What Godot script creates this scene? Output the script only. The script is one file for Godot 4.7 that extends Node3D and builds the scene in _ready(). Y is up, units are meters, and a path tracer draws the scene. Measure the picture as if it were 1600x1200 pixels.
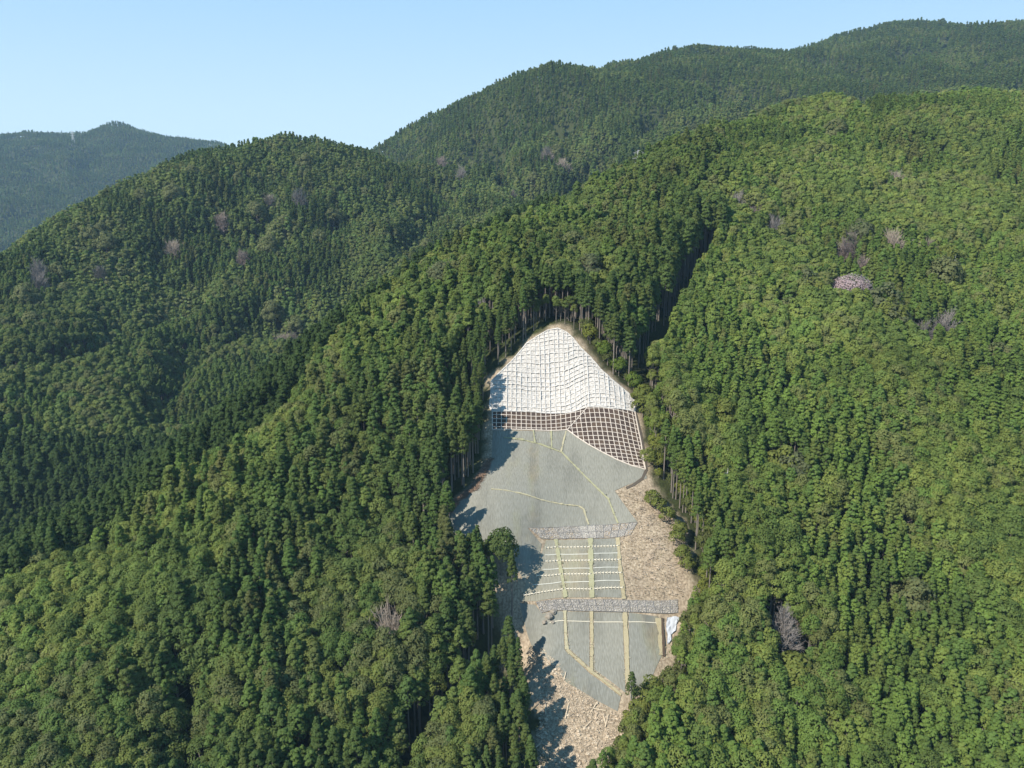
extends Node3D
# A wooded mountainside seen from the air, with a stabilised landslide scar: concrete crib, netted slopes, terraces.
# Units are metres; the camera hangs at the origin, the ground lies below it.

# ---------------------------------------------------------------- ground shape
var survey: Array = []            # surveyed ground points (x, z, height)
var weights := PackedFloat64Array()
var xs := PackedFloat32Array()
var zs := PackedFloat32Array()
var hs := PackedFloat32Array()
var rough := FastNoiseLite.new()
var patch := FastNoiseLite.new()
var fine := FastNoiseLite.new()
var clearing := PackedVector2Array()
var corridor := PackedVector2Array()
var gullies: Array = []
var ridges: Array = []
var crest := PackedVector2Array()
var kept_free := {}             # places of the trees that stand out, kept clear of forest trees
var rng := RandomNumberGenerator.new()
var names_used := {}
var sky_seen := 0

class Geo:
	var v := PackedVector3Array()
	var n := PackedVector3Array()
	var c := PackedColorArray()
	var uv := PackedVector2Array()
	var i := PackedInt32Array()
	func quad(a: Vector3, b: Vector3, cc: Vector3, d: Vector3, nrm: Vector3, col: Color) -> void:
		var k := v.size()
		v.append(a); v.append(b); v.append(cc); v.append(d)
		for q in 4:
			n.append(nrm); c.append(col)
		i.append(k); i.append(k + 2); i.append(k + 1)
		i.append(k); i.append(k + 3); i.append(k + 2)
	func flat(a: Vector3, b: Vector3, cc: Vector3, d: Vector3, col := Color.WHITE) -> void:
		quad(a, b, cc, d, (cc - a).cross(d - b).normalized(), col)
	func tri(a: Vector3, b: Vector3, cc: Vector3, col := Color.WHITE) -> void:
		var k := v.size()
		var nrm := (b - a).cross(cc - a).normalized()
		v.append(a); v.append(b); v.append(cc)
		for q in 3:
			n.append(nrm); c.append(col)
		i.append(k); i.append(k + 2); i.append(k + 1)
	func add_to(m: ArrayMesh, mat: Material) -> void:
		if v.is_empty():
			return
		var a := []
		a.resize(Mesh.ARRAY_MAX)
		a[Mesh.ARRAY_VERTEX] = v; a[Mesh.ARRAY_NORMAL] = n; a[Mesh.ARRAY_COLOR] = c; a[Mesh.ARRAY_INDEX] = i
		m.add_surface_from_arrays(Mesh.PRIMITIVE_TRIANGLES, a)
		m.surface_set_material(m.get_surface_count() - 1, mat)
	func mesh(mat: Material) -> ArrayMesh:
		var m := ArrayMesh.new()
		add_to(m, mat)
		return m
	func stick(a: Vector3, b: Vector3, ra: float, rb: float, sides: int, col := Color.WHITE) -> void:
		var d := (b - a).normalized()
		var u := d.cross(Vector3.RIGHT if absf(d.x) < 0.8 else Vector3.UP).normalized()
		var w := d.cross(u)
		for s in sides:
			var p := TAU * s / sides
			var q := TAU * (s + 1) / sides
			var e := u * cos(p) + w * sin(p)
			var f := u * cos(q) + w * sin(q)
			quad(a + e * ra, a + f * ra, b + f * rb, b + e * rb, (e + f).normalized(), col)
		if rb > 0.04:
			for s in sides:
				var p := TAU * s / sides
				var q := TAU * (s + 1) / sides
				tri(b, b + (u * cos(p) + w * sin(p)) * rb, b + (u * cos(q) + w * sin(q)) * rb, col)


func numbered(called: String) -> String:
	var k: int = names_used.get(called, -1) + 1
	names_used[called] = k
	return called if k == 0 else "%s_%03d" % [called, k]

func tag(o: Node, label := "", category := "", group := "", kind := "") -> Node:
	if label: o.set_meta("label", label)
	if category: o.set_meta("category", category)
	if group: o.set_meta("group", group)
	if kind: o.set_meta("kind", kind)
	return o

func thing(called: String, label: String, category: String, at := Vector3.ZERO, group := "") -> Node3D:
	var o := Node3D.new()
	o.name = numbered(called)
	add_child(o)
	o.position = at
	tag(o, label, category, group)
	return o

func part(called: String, m: Mesh, parent: Node, mat: Material = null) -> MeshInstance3D:
	var o := MeshInstance3D.new()
	o.name = numbered(called) if parent == self else called
	o.mesh = m
	if mat: o.material_override = mat
	parent.add_child(o, true)
	return o

func copies(called: String, m: Mesh, where: Array, tint: Array, parent: Node) -> MultiMeshInstance3D:
	var mm := MultiMesh.new()
	mm.transform_format = MultiMesh.TRANSFORM_3D
	mm.use_colors = true
	mm.mesh = m
	mm.instance_count = where.size()
	for k in where.size():
		mm.set_instance_transform(k, where[k])
		mm.set_instance_color(k, tint[k])
	var o := MultiMeshInstance3D.new()
	o.name = numbered(called) if parent == self else called
	o.multimesh = mm
	parent.add_child(o, true)
	o.set_meta("kind", "stuff")
	return o

func lin(r: float, g: float, b: float) -> Color:
	return Color(r, g, b).linear_to_srgb()

func matte(col: Color, vertex := false, rough_ := 0.9) -> StandardMaterial3D:
	var m := StandardMaterial3D.new()
	m.albedo_color = col
	m.roughness = rough_
	m.metallic_specular = 0.25
	m.vertex_color_use_as_albedo = vertex
	return m

func grain(m: StandardMaterial3D, low: Color, high: Color, frequency: float, scale: Vector3, seed_: int, octaves := 5, cells := false) -> StandardMaterial3D:
	var nz := FastNoiseLite.new()
	nz.noise_type = FastNoiseLite.TYPE_CELLULAR if cells else FastNoiseLite.TYPE_SIMPLEX
	if cells: nz.cellular_return_type = FastNoiseLite.RETURN_CELL_VALUE
	nz.frequency = frequency
	nz.fractal_octaves = octaves
	nz.seed = seed_
	var g := Gradient.new()
	g.set_color(0, low)
	g.set_color(1, high)
	g.set_offset(0, 0.2)
	g.set_offset(1, 0.8)
	var t := NoiseTexture2D.new()
	t.width = 512
	t.height = 512
	t.seamless = true
	t.noise = nz
	t.color_ramp = g
	m.albedo_texture = t
	m.uv1_triplanar = true
	m.uv1_world_triplanar = true
	m.uv1_scale = scale
	return m

# ---------------------------------------------------------------- heights
func solve() -> void:
	var n := survey.size() + 1
	var rows: Array = []
	for r in n:
		var row := PackedFloat64Array()
		row.resize(n + 1)
		if r < n - 1:
			var p: Vector3 = survey[r]
			for k in n - 1:
				var q: Vector3 = survey[k]
				row[k] = -sqrt((p.x - q.x) * (p.x - q.x) + (p.y - q.y) * (p.y - q.y) + 144.0)
			row[n - 1] = 1.0
			row[n] = p.z
		else:
			for k in n - 1:
				row[k] = 1.0
		rows.append(row)
	for k in n:
		var best := k
		for r in range(k + 1, n):
			if absf(rows[r][k]) > absf(rows[best][k]):
				best = r
		var swap: PackedFloat64Array = rows[k]
		rows[k] = rows[best]
		rows[best] = swap
		var pivot: PackedFloat64Array = rows[k]
		for r in range(k + 1, n):
			var row: PackedFloat64Array = rows[r]
			var f := row[k] / pivot[k]
			if f != 0.0:
				for q in range(k, n + 1):
					row[q] -= f * pivot[q]
				rows[r] = row
	weights.resize(n)
	for k in range(n - 1, -1, -1):
		var row: PackedFloat64Array = rows[k]
		var s := row[n]
		for q in range(k + 1, n):
			s -= row[q] * weights[q]
		weights[k] = s / row[k]

func height_of(x: float, z: float, px: PackedFloat64Array, pz: PackedFloat64Array) -> float:
	var n := px.size()
	var s := weights[n]
	for k in n:
		var a := x - px[k]
		var b := z - pz[k]
		s -= weights[k] * sqrt(a * a + b * b + 144.0)
	return s

func spaced(from: float, to: float, bands: Array) -> PackedFloat32Array:
	# bands: [lo, hi, step]; outside them the step grows with the distance
	var out := PackedFloat32Array()
	var p := from
	while p < to:
		out.append(p)
		var step := 130.0
		for b in bands:
			if p >= b[0] and p < b[1]:
				step = minf(step, b[2])
		p += step
	out.append(to)
	return out

func seg_distance(p: Vector2, line: PackedVector2Array) -> float:
	var best := 1e9
	for k in line.size() - 1:
		best = minf(best, p.distance_to(Geometry2D.get_closest_point_to_segment(p, line[k], line[k + 1])))
	return best

func make_ground() -> void:
	solve()
	var px := PackedFloat64Array()
	var pz := PackedFloat64Array()
	for p in survey:
		px.append(p.x)
		pz.append(p.y)
	xs = spaced(-4200, 3600, [[-20, 62, 1.5], [-330, 400, 5.0], [-700, 800, 11.0], [-2000, 1500, 24.0], [-3000, 2500, 60.0]])
	zs = spaced(-4200, 2600, [[-246, -112, 1.5], [-520, -70, 5.0], [-900, 0, 10.0], [-1700, 60, 20.0], [-2900, 200, 34.0], [-3400, 600, 60.0]])
	var g := Geo.new()
	hs.resize(xs.size() * zs.size())
	for j in zs.size():
		for i in xs.size():
			var x := xs[i]
			var z := zs[j]
			var h := height_of(x, z, px, pz)
			var away := Vector2(x - 15, (z + 185) * 0.8).length()
			var k := smoothstep(45.0, 110.0, away)
			if k > 0.0:
				var crown := 1.0
				if z < -380.0:
					for rg in ridges: crown = minf(crown, 0.12 + 0.88 * smoothstep(0.0, 130.0 if z > -900.0 else 260.0, seg_distance(Vector2(x, z), rg)))
				k *= crown
				var d := Vector2(x, z).length()
				h += k * rough.get_noise_2d(x, z) * clampf(d * 0.016, 1.5, 34.0)
				var groove := maxf(0.0, 1.0 - absf(rough.get_noise_2d(x * 0.55 + 900, z * 0.38)) * 7.0)
				h -= k * groove * smoothstep(280.0, 480.0, d) * clampf(d * 0.036, 0.0, 34.0)
			for gl in gullies:
				var s := seg_distance(Vector2(x, z), gl)
				if s < 20.0:
					h -= 7.0 * exp(-s * s / 40.0)
			hs[j * xs.size() + i] = h
	# colours of the bare ground: forest floor, and tan earth where the slide has been cleared
	var soil := Color(0.40, 0.335, 0.25)
	var floor_ := Color(0.05, 0.062, 0.024)
	var w := xs.size()
	for j in zs.size():
		for i in w:
			var p := Vector2(xs[i], zs[j])
			g.v.append(Vector3(p.x, hs[j * w + i], p.y))
			var col := floor_
			if p.x > -22 and p.x < 62 and p.y < -110 and p.y > -250:
				var inside := Geometry2D.is_point_in_polygon(p, clearing)
				var ring := clearing.duplicate()
				ring.append(clearing[0])
				var s := seg_distance(p, ring) * (-1.0 if inside else 1.0) + fine.get_noise_2d(p.x * 9, p.y * 9) * 3.0
				col = floor_.lerp(soil, smoothstep(1.6, -0.8, s))
				col = col * (0.85 + 0.35 * fine.get_noise_2d(p.x * 20, p.y * 20))
				col.a = 1.0
			g.c.append(col)
			var il := maxi(i - 1, 0)
			var ir := mini(i + 1, w - 1)
			var jl := maxi(j - 1, 0)
			var jr := mini(j + 1, zs.size() - 1)
			g.n.append(Vector3(-(hs[j * w + ir] - hs[j * w + il]) / (xs[ir] - xs[il]), 1, -(hs[jr * w + i] - hs[jl * w + i]) / (zs[jr] - zs[jl])).normalized())
	for j in zs.size() - 1:
		for i in w - 1:
			var a := j * w + i
			for q in [a, a + 1, a + w, a + 1, a + w + 1, a + w]:
				g.i.append(q)
	var m := matte(Color.WHITE, true, 1.0)
	grain(m, Color(0.72, 0.7, 0.68), Color(1, 1, 1), 0.02, Vector3.ONE * 0.12, 5)
	tag(part("hillside_ground", g.mesh(m), self), "brown forest floor and tan bare earth of the whole mountainside", "ground", "", "structure")

func gh(x: float, z: float) -> float:
	var i := clampi(xs.bsearch(x) - 1, 0, xs.size() - 2)
	var j := clampi(zs.bsearch(z) - 1, 0, zs.size() - 2)
	var fx := clampf((x - xs[i]) / (xs[i + 1] - xs[i]), 0, 1)
	var fz := clampf((z - zs[j]) / (zs[j + 1] - zs[j]), 0, 1)
	var w := xs.size()
	var a := j * w + i
	# the same two triangles per cell as the sheet itself
	if fx + fz <= 1.0:
		return hs[a] + (hs[a + 1] - hs[a]) * fx + (hs[a + w] - hs[a]) * fz
	return hs[a + w + 1] + (hs[a + w] - hs[a + w + 1]) * (1.0 - fx) + (hs[a + 1] - hs[a + w + 1]) * (1.0 - fz)

func on(p: Vector2, up := 0.0) -> Vector3:
	return Vector3(p.x, gh(p.x, p.y) + up, p.y)

func normal_at(p: Vector2) -> Vector3:
	var e := 1.5
	return Vector3(gh(p.x - e, p.y) - gh(p.x + e, p.y), 2 * e, gh(p.x, p.y - e) - gh(p.x, p.y + e)).normalized()

func pixel(p: Vector3) -> Vector2:     # where the camera sees a point, in a 1600 x 1200 frame
	var c := cos(deg_to_rad(14.0))
	var s := sin(deg_to_rad(14.0))
	var depth := -p.z * c - p.y * s
	if depth < 1.0: return Vector2(-9999, -9999)
	return Vector2(800 + 1203 * p.x / depth, 600 - 1203 * (p.y * c - p.z * s) / depth)

# ---------------------------------------------------------------- draped shapes
func poly(a: Array) -> PackedVector2Array:
	return PackedVector2Array(a)

func drape(outline: PackedVector2Array, up: float, step: float, col := Color.WHITE) -> Geo:
	var g := Geo.new()
	var lo := outline[0]
	var hi := outline[0]
	for p in outline:
		lo = lo.min(p)
		hi = hi.max(p)
	var x := lo.x
	while x < hi.x:
		var z := lo.y
		while z < hi.y:
			var cell := PackedVector2Array([Vector2(x, z), Vector2(x + step, z), Vector2(x + step, z + step), Vector2(x, z + step)])
			for piece in Geometry2D.intersect_polygons(outline, cell):
				var tr := Geometry2D.triangulate_polygon(piece)
				for k in range(0, tr.size(), 3):
					var a: Vector2 = piece[tr[k]]
					var b: Vector2 = piece[tr[k + 1]]
					var c: Vector2 = piece[tr[k + 2]]
					if (b - a).cross(c - a) > 0:
						var t := b
						b = c
						c = t
					var at := g.v.size()
					for p in [a, b, c]:
						g.v.append(on(p, up))
						g.n.append(normal_at(p))
						g.c.append(col)
					g.i.append(at); g.i.append(at + 2); g.i.append(at + 1)
			z += step
		x += step
	return g

func resample(line: PackedVector2Array, step: float) -> PackedVector2Array:
	var out := PackedVector2Array([line[0]])
	for k in line.size() - 1:
		var n := maxi(1, int(ceil(line[k].distance_to(line[k + 1]) / step)))
		for q in n:
			out.append(line[k].lerp(line[k + 1], float(q + 1) / n))
	return out

func ribbon(g: Geo, line: PackedVector2Array, width: float, tall: float, sink := 0.15, step := 1.2, jitter := 0.0) -> void:
	var pts := resample(line, step)
	var rows: Array = []
	for k in pts.size():
		var dir := (pts[mini(k + 1, pts.size() - 1)] - pts[maxi(k - 1, 0)]).normalized()
		var up := normal_at(pts[k])
		var c := on(pts[k])
		var side := up.cross(Vector3(dir.x, 0, dir.y)).normalized()
		var j := 1.0 + jitter * fine.get_noise_2d(pts[k].x * 31, pts[k].y * 31)
		var hw := width * 0.5 * j
		rows.append([c - up * sink - side * hw, c + up * tall * j - side * hw * 0.8, c + up * tall * j + side * hw * 0.8, c - up * sink + side * hw])
	for k in rows.size() - 1:
		var a: Array = rows[k]
		var b: Array = rows[k + 1]
		for q in 3:
			g.flat(a[q], a[q + 1], b[q + 1], b[q])
	var f: Array = rows[0]
	var l: Array = rows[rows.size() - 1]
	g.flat(f[3], f[2], f[1], f[0])
	g.flat(l[0], l[1], l[2], l[3])

func slab(g: Geo, a: Vector3, b: Vector3, c: Vector3, d: Vector3, thick: float) -> void:
	# a b c d anticlockwise seen from the front
	var n := (c - a).cross(d - b).normalized() * thick
	g.flat(a + n, b + n, c + n, d + n)
	g.flat(b, a, d, c)
	g.flat(a, b, b + n, a + n)
	g.flat(b, c, c + n, b + n)
	g.flat(c, d, d + n, c + n)
	g.flat(d, a, a + n, d + n)

# ---------------------------------------------------------------- trees
func leaf(g: Geo, p: Vector3, n: Vector3, shade: Vector3, s: float, col: Color) -> void:
	var t := n.cross(Vector3(rng.randf() - 0.5, rng.randf() - 0.5, rng.randf() - 0.5)).normalized()
	var b := n.cross(t)
	var u := s * (0.7 + 0.6 * rng.randf())
	var w := s * (0.5 + 0.5 * rng.randf())
	g.quad(p - t * u, p - b * w, p + t * u * 0.9, p + b * w, shade, col)

func ball_dir() -> Vector3:
	var y := rng.randf() * 2 - 1
	var a := rng.randf() * TAU
	var r := sqrt(1 - y * y)
	return Vector3(cos(a) * r, y, sin(a) * r)

func clump(g: Geo, at: Vector3, size: Vector3, outward: Vector3, n: int, s: float, tone: float) -> void:
	for k in n:
		var d := (ball_dir() + outward * 0.55 + Vector3(0, 0.25, 0)).normalized()
		var p := at + d * size * (0.75 + 0.3 * rng.randf())
		var nn := (d * 0.8 + ball_dir() * 0.55 + outward * 0.3).normalized()
		var sh := (nn * 0.6 + d * 0.6 + outward * 0.25).normalized()
		if sh.dot(nn) < 0.25:
			sh = nn
		var v := tone * (0.8 + 0.4 * rng.randf())
		leaf(g, p, nn, sh, s, Color(v * (0.92 + 0.2 * rng.randf()), v, v * 0.95))

func conifer(high: float, radius: float, bare: float, blunt: float, clumps: int, leaves: int, s: float) -> Geo:
	var g := Geo.new()
	var base := high * bare
	var turn := rng.randf() * TAU
	var lean := [rng.randf() * 0.35 + 0.8, rng.randf() * 0.35 + 0.8, rng.randf() * 0.35 + 0.8]
	for k in clumps:
		var t := pow((k + rng.randf()) / clumps, 0.85)
		turn += 2.4 + rng.randf() * 0.5
		var r: float = radius * pow(1.0 - t * 0.97, blunt) * (0.72 + 0.38 * rng.randf()) * lean[int(turn / 2.1) % 3]
		var out := Vector3(cos(turn), 0, sin(turn))
		var cs := (0.36 * radius) * (1.1 - 0.5 * t) * (0.7 + 0.55 * rng.randf())
		var at := Vector3(0, base + t * (high - base - cs * 0.5) + (rng.randf() - 0.5) * 0.9, 0) + out * maxf(r - cs * 0.6, 0.0)
		clump(g, at, Vector3(cs, cs * 0.75, cs), (out * (1.0 - t * 0.7) + Vector3(0, 0.35 + 0.5 * t, 0)).normalized(), leaves, s, 0.82 + 0.36 * rng.randf())
	return g

func dome(high: float, radius: float, bare: float, lobes: int, leaves: int, s: float) -> Geo:
	var g := Geo.new()
	var mid := high * (bare + 1.0) * 0.5
	var half := high * (1.0 - bare) * 0.5
	for k in lobes:
		var d := ball_dir()
		d.y = absf(d.y) * 1.1 - 0.25
		d = d.normalized()
		var ls := radius * (0.32 + 0.2 * rng.randf())
		var at := Vector3(0, mid, 0) + d * Vector3(radius - ls * 0.7, half - ls * 0.5, radius - ls * 0.7) * (0.8 + 0.25 * rng.randf())
		clump(g, at, Vector3(ls, ls * 0.8, ls), (d + Vector3(0, 0.3, 0)).normalized(), leaves, s, 0.82 + 0.36 * rng.randf())
	return g

func trunk_geo(high: float, r: float, forks := 0, spread := 0.0) -> Geo:
	var g := Geo.new()
	g.stick(Vector3(0, -1.0, 0), Vector3(0, 0.8, 0), r * 1.5, r, 7)
	g.stick(Vector3(0, 0.8, 0), Vector3(0, high * 0.55, 0), r, r * 0.72, 7)
	g.stick(Vector3(0, high * 0.55, 0), Vector3(0, high * 0.93, 0), r * 0.72, 0.03, 6)
	for k in forks:
		var a := TAU * k / forks + rng.randf()
		var y := high * (0.42 + 0.3 * rng.randf())
		g.stick(Vector3(0, y, 0), Vector3(cos(a) * spread, y + spread * 0.8, sin(a) * spread), r * 0.45, 0.03, 5)
	return g

func twigs(high: float, radius: float, n: int, col_vary := 0.3) -> Geo:
	var g := Geo.new()
	var tips: Array = []
	for k in n:
		var d := ball_dir()
		d.y = absf(d.y) * 1.2 + 0.25
		d = d.normalized()
		var from := Vector3(0, high * (0.3 + 0.35 * rng.randf()), 0)
		var to := from + d * Vector3(radius, high * 0.55, radius) * (0.65 + 0.4 * rng.randf())
		var v := 1.0 - col_vary * rng.randf()
		g.stick(from, from.lerp(to, 0.55), 0.10, 0.06, 3, Color(v, v, v))
		for q in 4:
			var tip := to + ball_dir() * radius * 0.34
			var mid := from.lerp(to, 0.4 + 0.2 * rng.randf())
			g.stick(mid, tip, 0.05, 0.025, 3, Color(v, v, v))
			tips.append(tip)
			for u in 4:
				g.stick(mid.lerp(tip, 0.4 + 0.5 * rng.randf()), tip + ball_dir() * radius * 0.24, 0.04, 0.02, 3, Color(v, v, v))
	return g

const KINDS := ["cedar", "cypress", "broadleaf"]
var crown_mesh := {}       # kind + level -> array of meshes without trunk
var full_mesh := {}        # kind + level -> array of meshes with trunk
var trunk_mesh := {}
var leaf_mat: StandardMaterial3D
var bark_mat: StandardMaterial3D

func leaf_material(col := Color.WHITE) -> StandardMaterial3D:
	var m := matte(col, true, 0.75)
	m.metallic_specular = 0.3
	m.cull_mode = BaseMaterial3D.CULL_DISABLED
	m.backlight_enabled = true
	m.backlight = Color(1.0, 1.0, 0.95)
	return m

func make_tree_meshes() -> void:
	leaf_mat = leaf_material()
	bark_mat = matte(lin(0.16, 0.14, 0.122), false, 0.95)
	var bark_copy := bark_mat
	for level in 4:
		for k in 3:
			var kind: String = KINDS[k]
			var crowns: Array = []
			var fulls: Array = []
			for variant in [5, 4, 3, 3][level]:
				var g: Geo
				var tr: Geo
				var vr := 0.85 + 0.3 * rng.randf()
				if k == 0:
					var c: Array = [[46, 40, 0.23], [40, 20, 0.48], [32, 10, 0.8], [20, 6, 1.4]][level]
					g = conifer(19.5, 2.1 * vr, (0.54 if level < 2 else 0.2) + 0.1 * rng.randf(), (0.42 + 0.26 * rng.randf()) if level < 2 else 0.42, c[0], c[1], c[2])
					tr = trunk_geo(20.0, 0.2)
				elif k == 1:
					var c: Array = [[36, 36, 0.2], [34, 18, 0.42], [30, 9, 0.75], [18, 6, 1.3]][level]
					g = conifer(15.5, 1.64 * vr, (0.61 if level < 2 else 0.2) + 0.1 * rng.randf(), 0.28 + 0.22 * rng.randf(), c[0], c[1], c[2])
					tr = trunk_geo(15.5, 0.16)
				else:
					var c: Array = [[28, 54, 0.21], [26, 42, 0.34], [22, 12, 0.8], [16, 7, 1.4]][level]
					g = dome(15.5, 2.35 * vr, 0.54 if level < 2 else 0.2, c[0], c[1], c[2])
					tr = trunk_geo(15.0, 0.22, 5, 2.2)
				crowns.append(g.mesh(leaf_mat))
				var m := g.mesh(leaf_mat)
				if level < 2:
					tr.add_to(m, bark_copy)
				fulls.append(m)
				if level == 0:
					if not trunk_mesh.has(kind): trunk_mesh[kind] = []
					trunk_mesh[kind].append(tr.mesh(bark_mat))
			crown_mesh[kind + str(level)] = crowns
			full_mesh[kind + str(level)] = fulls

# ---------------------------------------------------------------- the forest
const TONES := {
	"cedar": [[0.058, 0.100, 0.026, "dark green"], [0.068, 0.115, 0.030, "mid green"], [0.080, 0.118, 0.031, "olive green"], [0.073, 0.130, 0.032, "fresh green"], [0.088, 0.110, 0.036, "brownish green"]],
	"cypress": [[0.080, 0.136, 0.033, "mid green"], [0.090, 0.151, 0.035, "bright green"], [0.104, 0.154, 0.038, "yellow green"], [0.072, 0.127, 0.034, "deep green"], [0.098, 0.134, 0.040, "olive green"]],
	"broadleaf": [[0.076, 0.120, 0.033, "dark green"], [0.091, 0.138, 0.036, "mid green"], [0.112, 0.152, 0.040, "yellow green"], [0.104, 0.132, 0.047, "greyish green"], [0.085, 0.142, 0.035, "fresh green"]],
}

func tint_of(kind: String, x: float, z: float) -> int:
	var f := patch.get_noise_2d(x * 2.3 + 50, z * 2.3) * 3.4 + 2.2 + (rng.randf() - 0.5) * 2.6
	return clampi(int(f), 0, 4)

func clear_distance(p: Vector2) -> float:
	if p.x < -60 or p.x > 100 or p.y > -80 or p.y < -290: return 99.0
	var ring := clearing.duplicate()
	ring.append(clearing[0])
	return seg_distance(p, ring)

func side_of(p: Vector2) -> bool:           # true right of the scar and of the narrow cut
	if p.y < -305: return p.x > 82 + (-p.y - 305) * 0.25
	if p.y < -216: return p.x > 31 + (-216 - p.y) * 0.5
	return p.x > 17

func crest_depth(x: float) -> float:        # how far off the crest of the near spur lies
	if x <= crest[0].x: return -crest[0].y
	for k in crest.size() - 1:
		if x < crest[k + 1].x: return -lerpf(crest[k].y, crest[k + 1].y, (x - crest[k].x) / (crest[k + 1].x - crest[k].x))
	return -crest[crest.size() - 1].y

func where_words(px: Vector2, near: float, right: bool) -> String:
	if near < 9.0:
		var beside := "white crib" if px.y < 650 else "upper netting" if px.y < 780 else "brushy terraces" if px.y < 930 and right else "stepped terraces" if px.y < 930 else "lowest netting" if px.y < 1090 else "debris gully"
		return "on the %s rim by the %s" % ["right" if right else "left", beside]
	var row := "at crib height" if px.y < 670 else "at upper netting height" if px.y < 830 else "at terrace height" if px.y < 960 else "at lowest netting height" if px.y < 1080 else "by the bottom edge"
	var gap := absf(px.x - (1060 if right else 760))
	var col := "just" if gap < 130 else "well" if gap < 330 else "far"
	return "%s %s of the scar, %s" % [col, "right" if right else "left", row]

func plant_forest() -> void:
	var spots: Array = []
	var bands := [[92.0, 310.0, 2.65], [310.0, 540.0, 3.1], [540.0, 860.0, 4.1], [860.0, 1620.0, 5.7]]
	for b in bands:
		var step: float = b[2]
		var z: float = -b[0]
		while z > -b[1]:
			var tight := 0.84 if b[0] < 320.0 else 1.0
			var lim := -z * 0.77 + 40.0
			var x := -lim - rng.randf() * step
			while x < lim:
				spots.append([x + (rng.randf() - 0.5) * step * 0.95, z + (rng.randf() - 0.5) * step * 0.95])
				x += step * (tight if side_of(Vector2(x, z)) else 1.0)
			z -= step * tight
	var x1 := -2450.0
	while x1 < -250.0:
		var z1 := -1625.0
		while z1 > -2900.0:
			if x1 > z1 * 0.92:
				spots.append([x1 + (rng.randf() - 0.5) * 8, z1 + (rng.randf() - 0.5) * 8])
			z1 -= 7.5
		x1 += 7.5
	var near: Dictionary = {"cedar": [], "cypress": [], "broadleaf": []}
	var rest := {}
	for s in spots:
		var p := Vector2(s[0], s[1])
		var d := -p.y
		var edge := 99.0
		if d < 330:
			if Geometry2D.is_point_in_polygon(p, clearing) or Geometry2D.is_point_in_polygon(p, corridor): continue
			edge = clear_distance(p)
			if edge < 1.2: continue
			var gap := false
			for gl in gullies:
				if seg_distance(p, gl) < 2.0: gap = true
			if gap: continue
		var right := side_of(p)
		var hill := 0 if d < crest_depth(p.x) + 6.0 else 1
		var f := patch.get_noise_2d(p.x, p.y) * 1.6 + (rng.randf() - 0.5) * 0.9
		var kind := "cedar"
		var shade_tinted := false
		var cut := seg_distance(p, corridor) if d < 330.0 and d > 205.0 else 99.0
		if rng.randf() < 0.03: continue
		var size := 0.92 + 0.24 * rng.randf() + 0.22 * patch.get_noise_2d(p.x * 1.6 + 300, p.y * 1.6)
		if d < 2000 and crowded(p): continue
		if d > 860:
			kind = "cedar" if f < -0.25 else "broadleaf" if f > 0.25 else "cypress"
			size *= 0.72 if d < 1600 else 0.85
		elif hill == 1:
			kind = "broadleaf" if f > -0.12 else "cedar" if f > -0.5 or d > 480 else "cypress"
			if kind != "broadleaf": size *= 0.82
			if kind == "cypress": size *= 1.2
			shade_tinted = d - crest_depth(p.x) < 150.0 and p.x < 20.0
			if shade_tinted and rng.randf() < 0.75: kind = "cedar"  # mostly cedar here, its darker leaves standing in for shade
		elif right:
			kind = "cypress" if f < 0.08 else "broadleaf"
			if f < -0.5 or edge < 11.0 and p.y < -165 and p.y > -200: kind = "cedar"
			if kind == "cedar": size *= 0.8
			if edge < 7.0 and (p.y < -200 or p.y > -165):
				kind = "cypress" if rng.randf() < 0.5 else "broadleaf"
				size *= 0.62
		else:
			kind = "cedar" if f < -0.1 else "cypress" if f < 0.14 else "broadleaf"
			if crest_depth(p.x) - d < 45.0 and edge > 14.0 and rng.randf() < 0.6: kind = "broadleaf"
			if p.y < -236.0 and kind == "cedar" and rng.randf() < 0.8: kind = "cypress" if rng.randf() < 0.6 else "broadleaf"
			if cut < 13.0:
				kind = "cedar"
				size *= 1.05
			if edge < 12.0:
				kind = "cedar"
				if p.y < -205.0 and p.x < 2.0: size *= 0.66
				elif p.y < -222.0: size *= 0.84
				if p.y < -233.0 and absf(p.x - 14.0) < 6.5 and edge < 7.0:
					kind = "broadleaf"
					size *= 0.6
				if p.y > -156.0: size *= 0.72
				elif p.y > -206.0: size *= 0.9
			if kind == "cypress": size *= 1.15
		var at := on(p)
		var t := tint_of(kind, p.x, p.y)
		var shift := Color(1, 1, 1)
		if shade_tinted:
			shift = Color(0.78, 0.81, 0.74)  # shade of the flank behind the spur, put into the leaf colour
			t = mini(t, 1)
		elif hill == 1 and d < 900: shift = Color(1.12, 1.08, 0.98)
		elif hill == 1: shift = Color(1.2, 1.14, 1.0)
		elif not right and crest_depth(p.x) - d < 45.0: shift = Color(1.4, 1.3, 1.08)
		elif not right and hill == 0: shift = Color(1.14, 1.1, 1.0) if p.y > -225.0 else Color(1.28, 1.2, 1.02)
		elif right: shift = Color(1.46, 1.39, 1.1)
		var rec := {"kind": kind, "at": at, "size": size, "tone": t, "shift": shift, "edge": edge, "right": right, "turn": rng.randf() * TAU, "thin": 0.9 + 0.25 * rng.randf()}
		var level := 0 if d < 235 else 1 if d < 470 else 2 if d < 880 else 3
		rec["level"] = level
		var px := pixel(at + Vector3(0, 15 * size, 0))
		rec["px"] = px
		if d < 245 and px.x > 4 and px.x < 1596 and px.y > 30 and px.y < 1196 and pixel(at + Vector3(0, 20 * size, 0)).y < 1190:
			rec["score"] = at.length() - (70.0 if edge < 9.0 else 0.0)
			near[kind].append(rec)
		else:
			put_rest(rest, rec)
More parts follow.
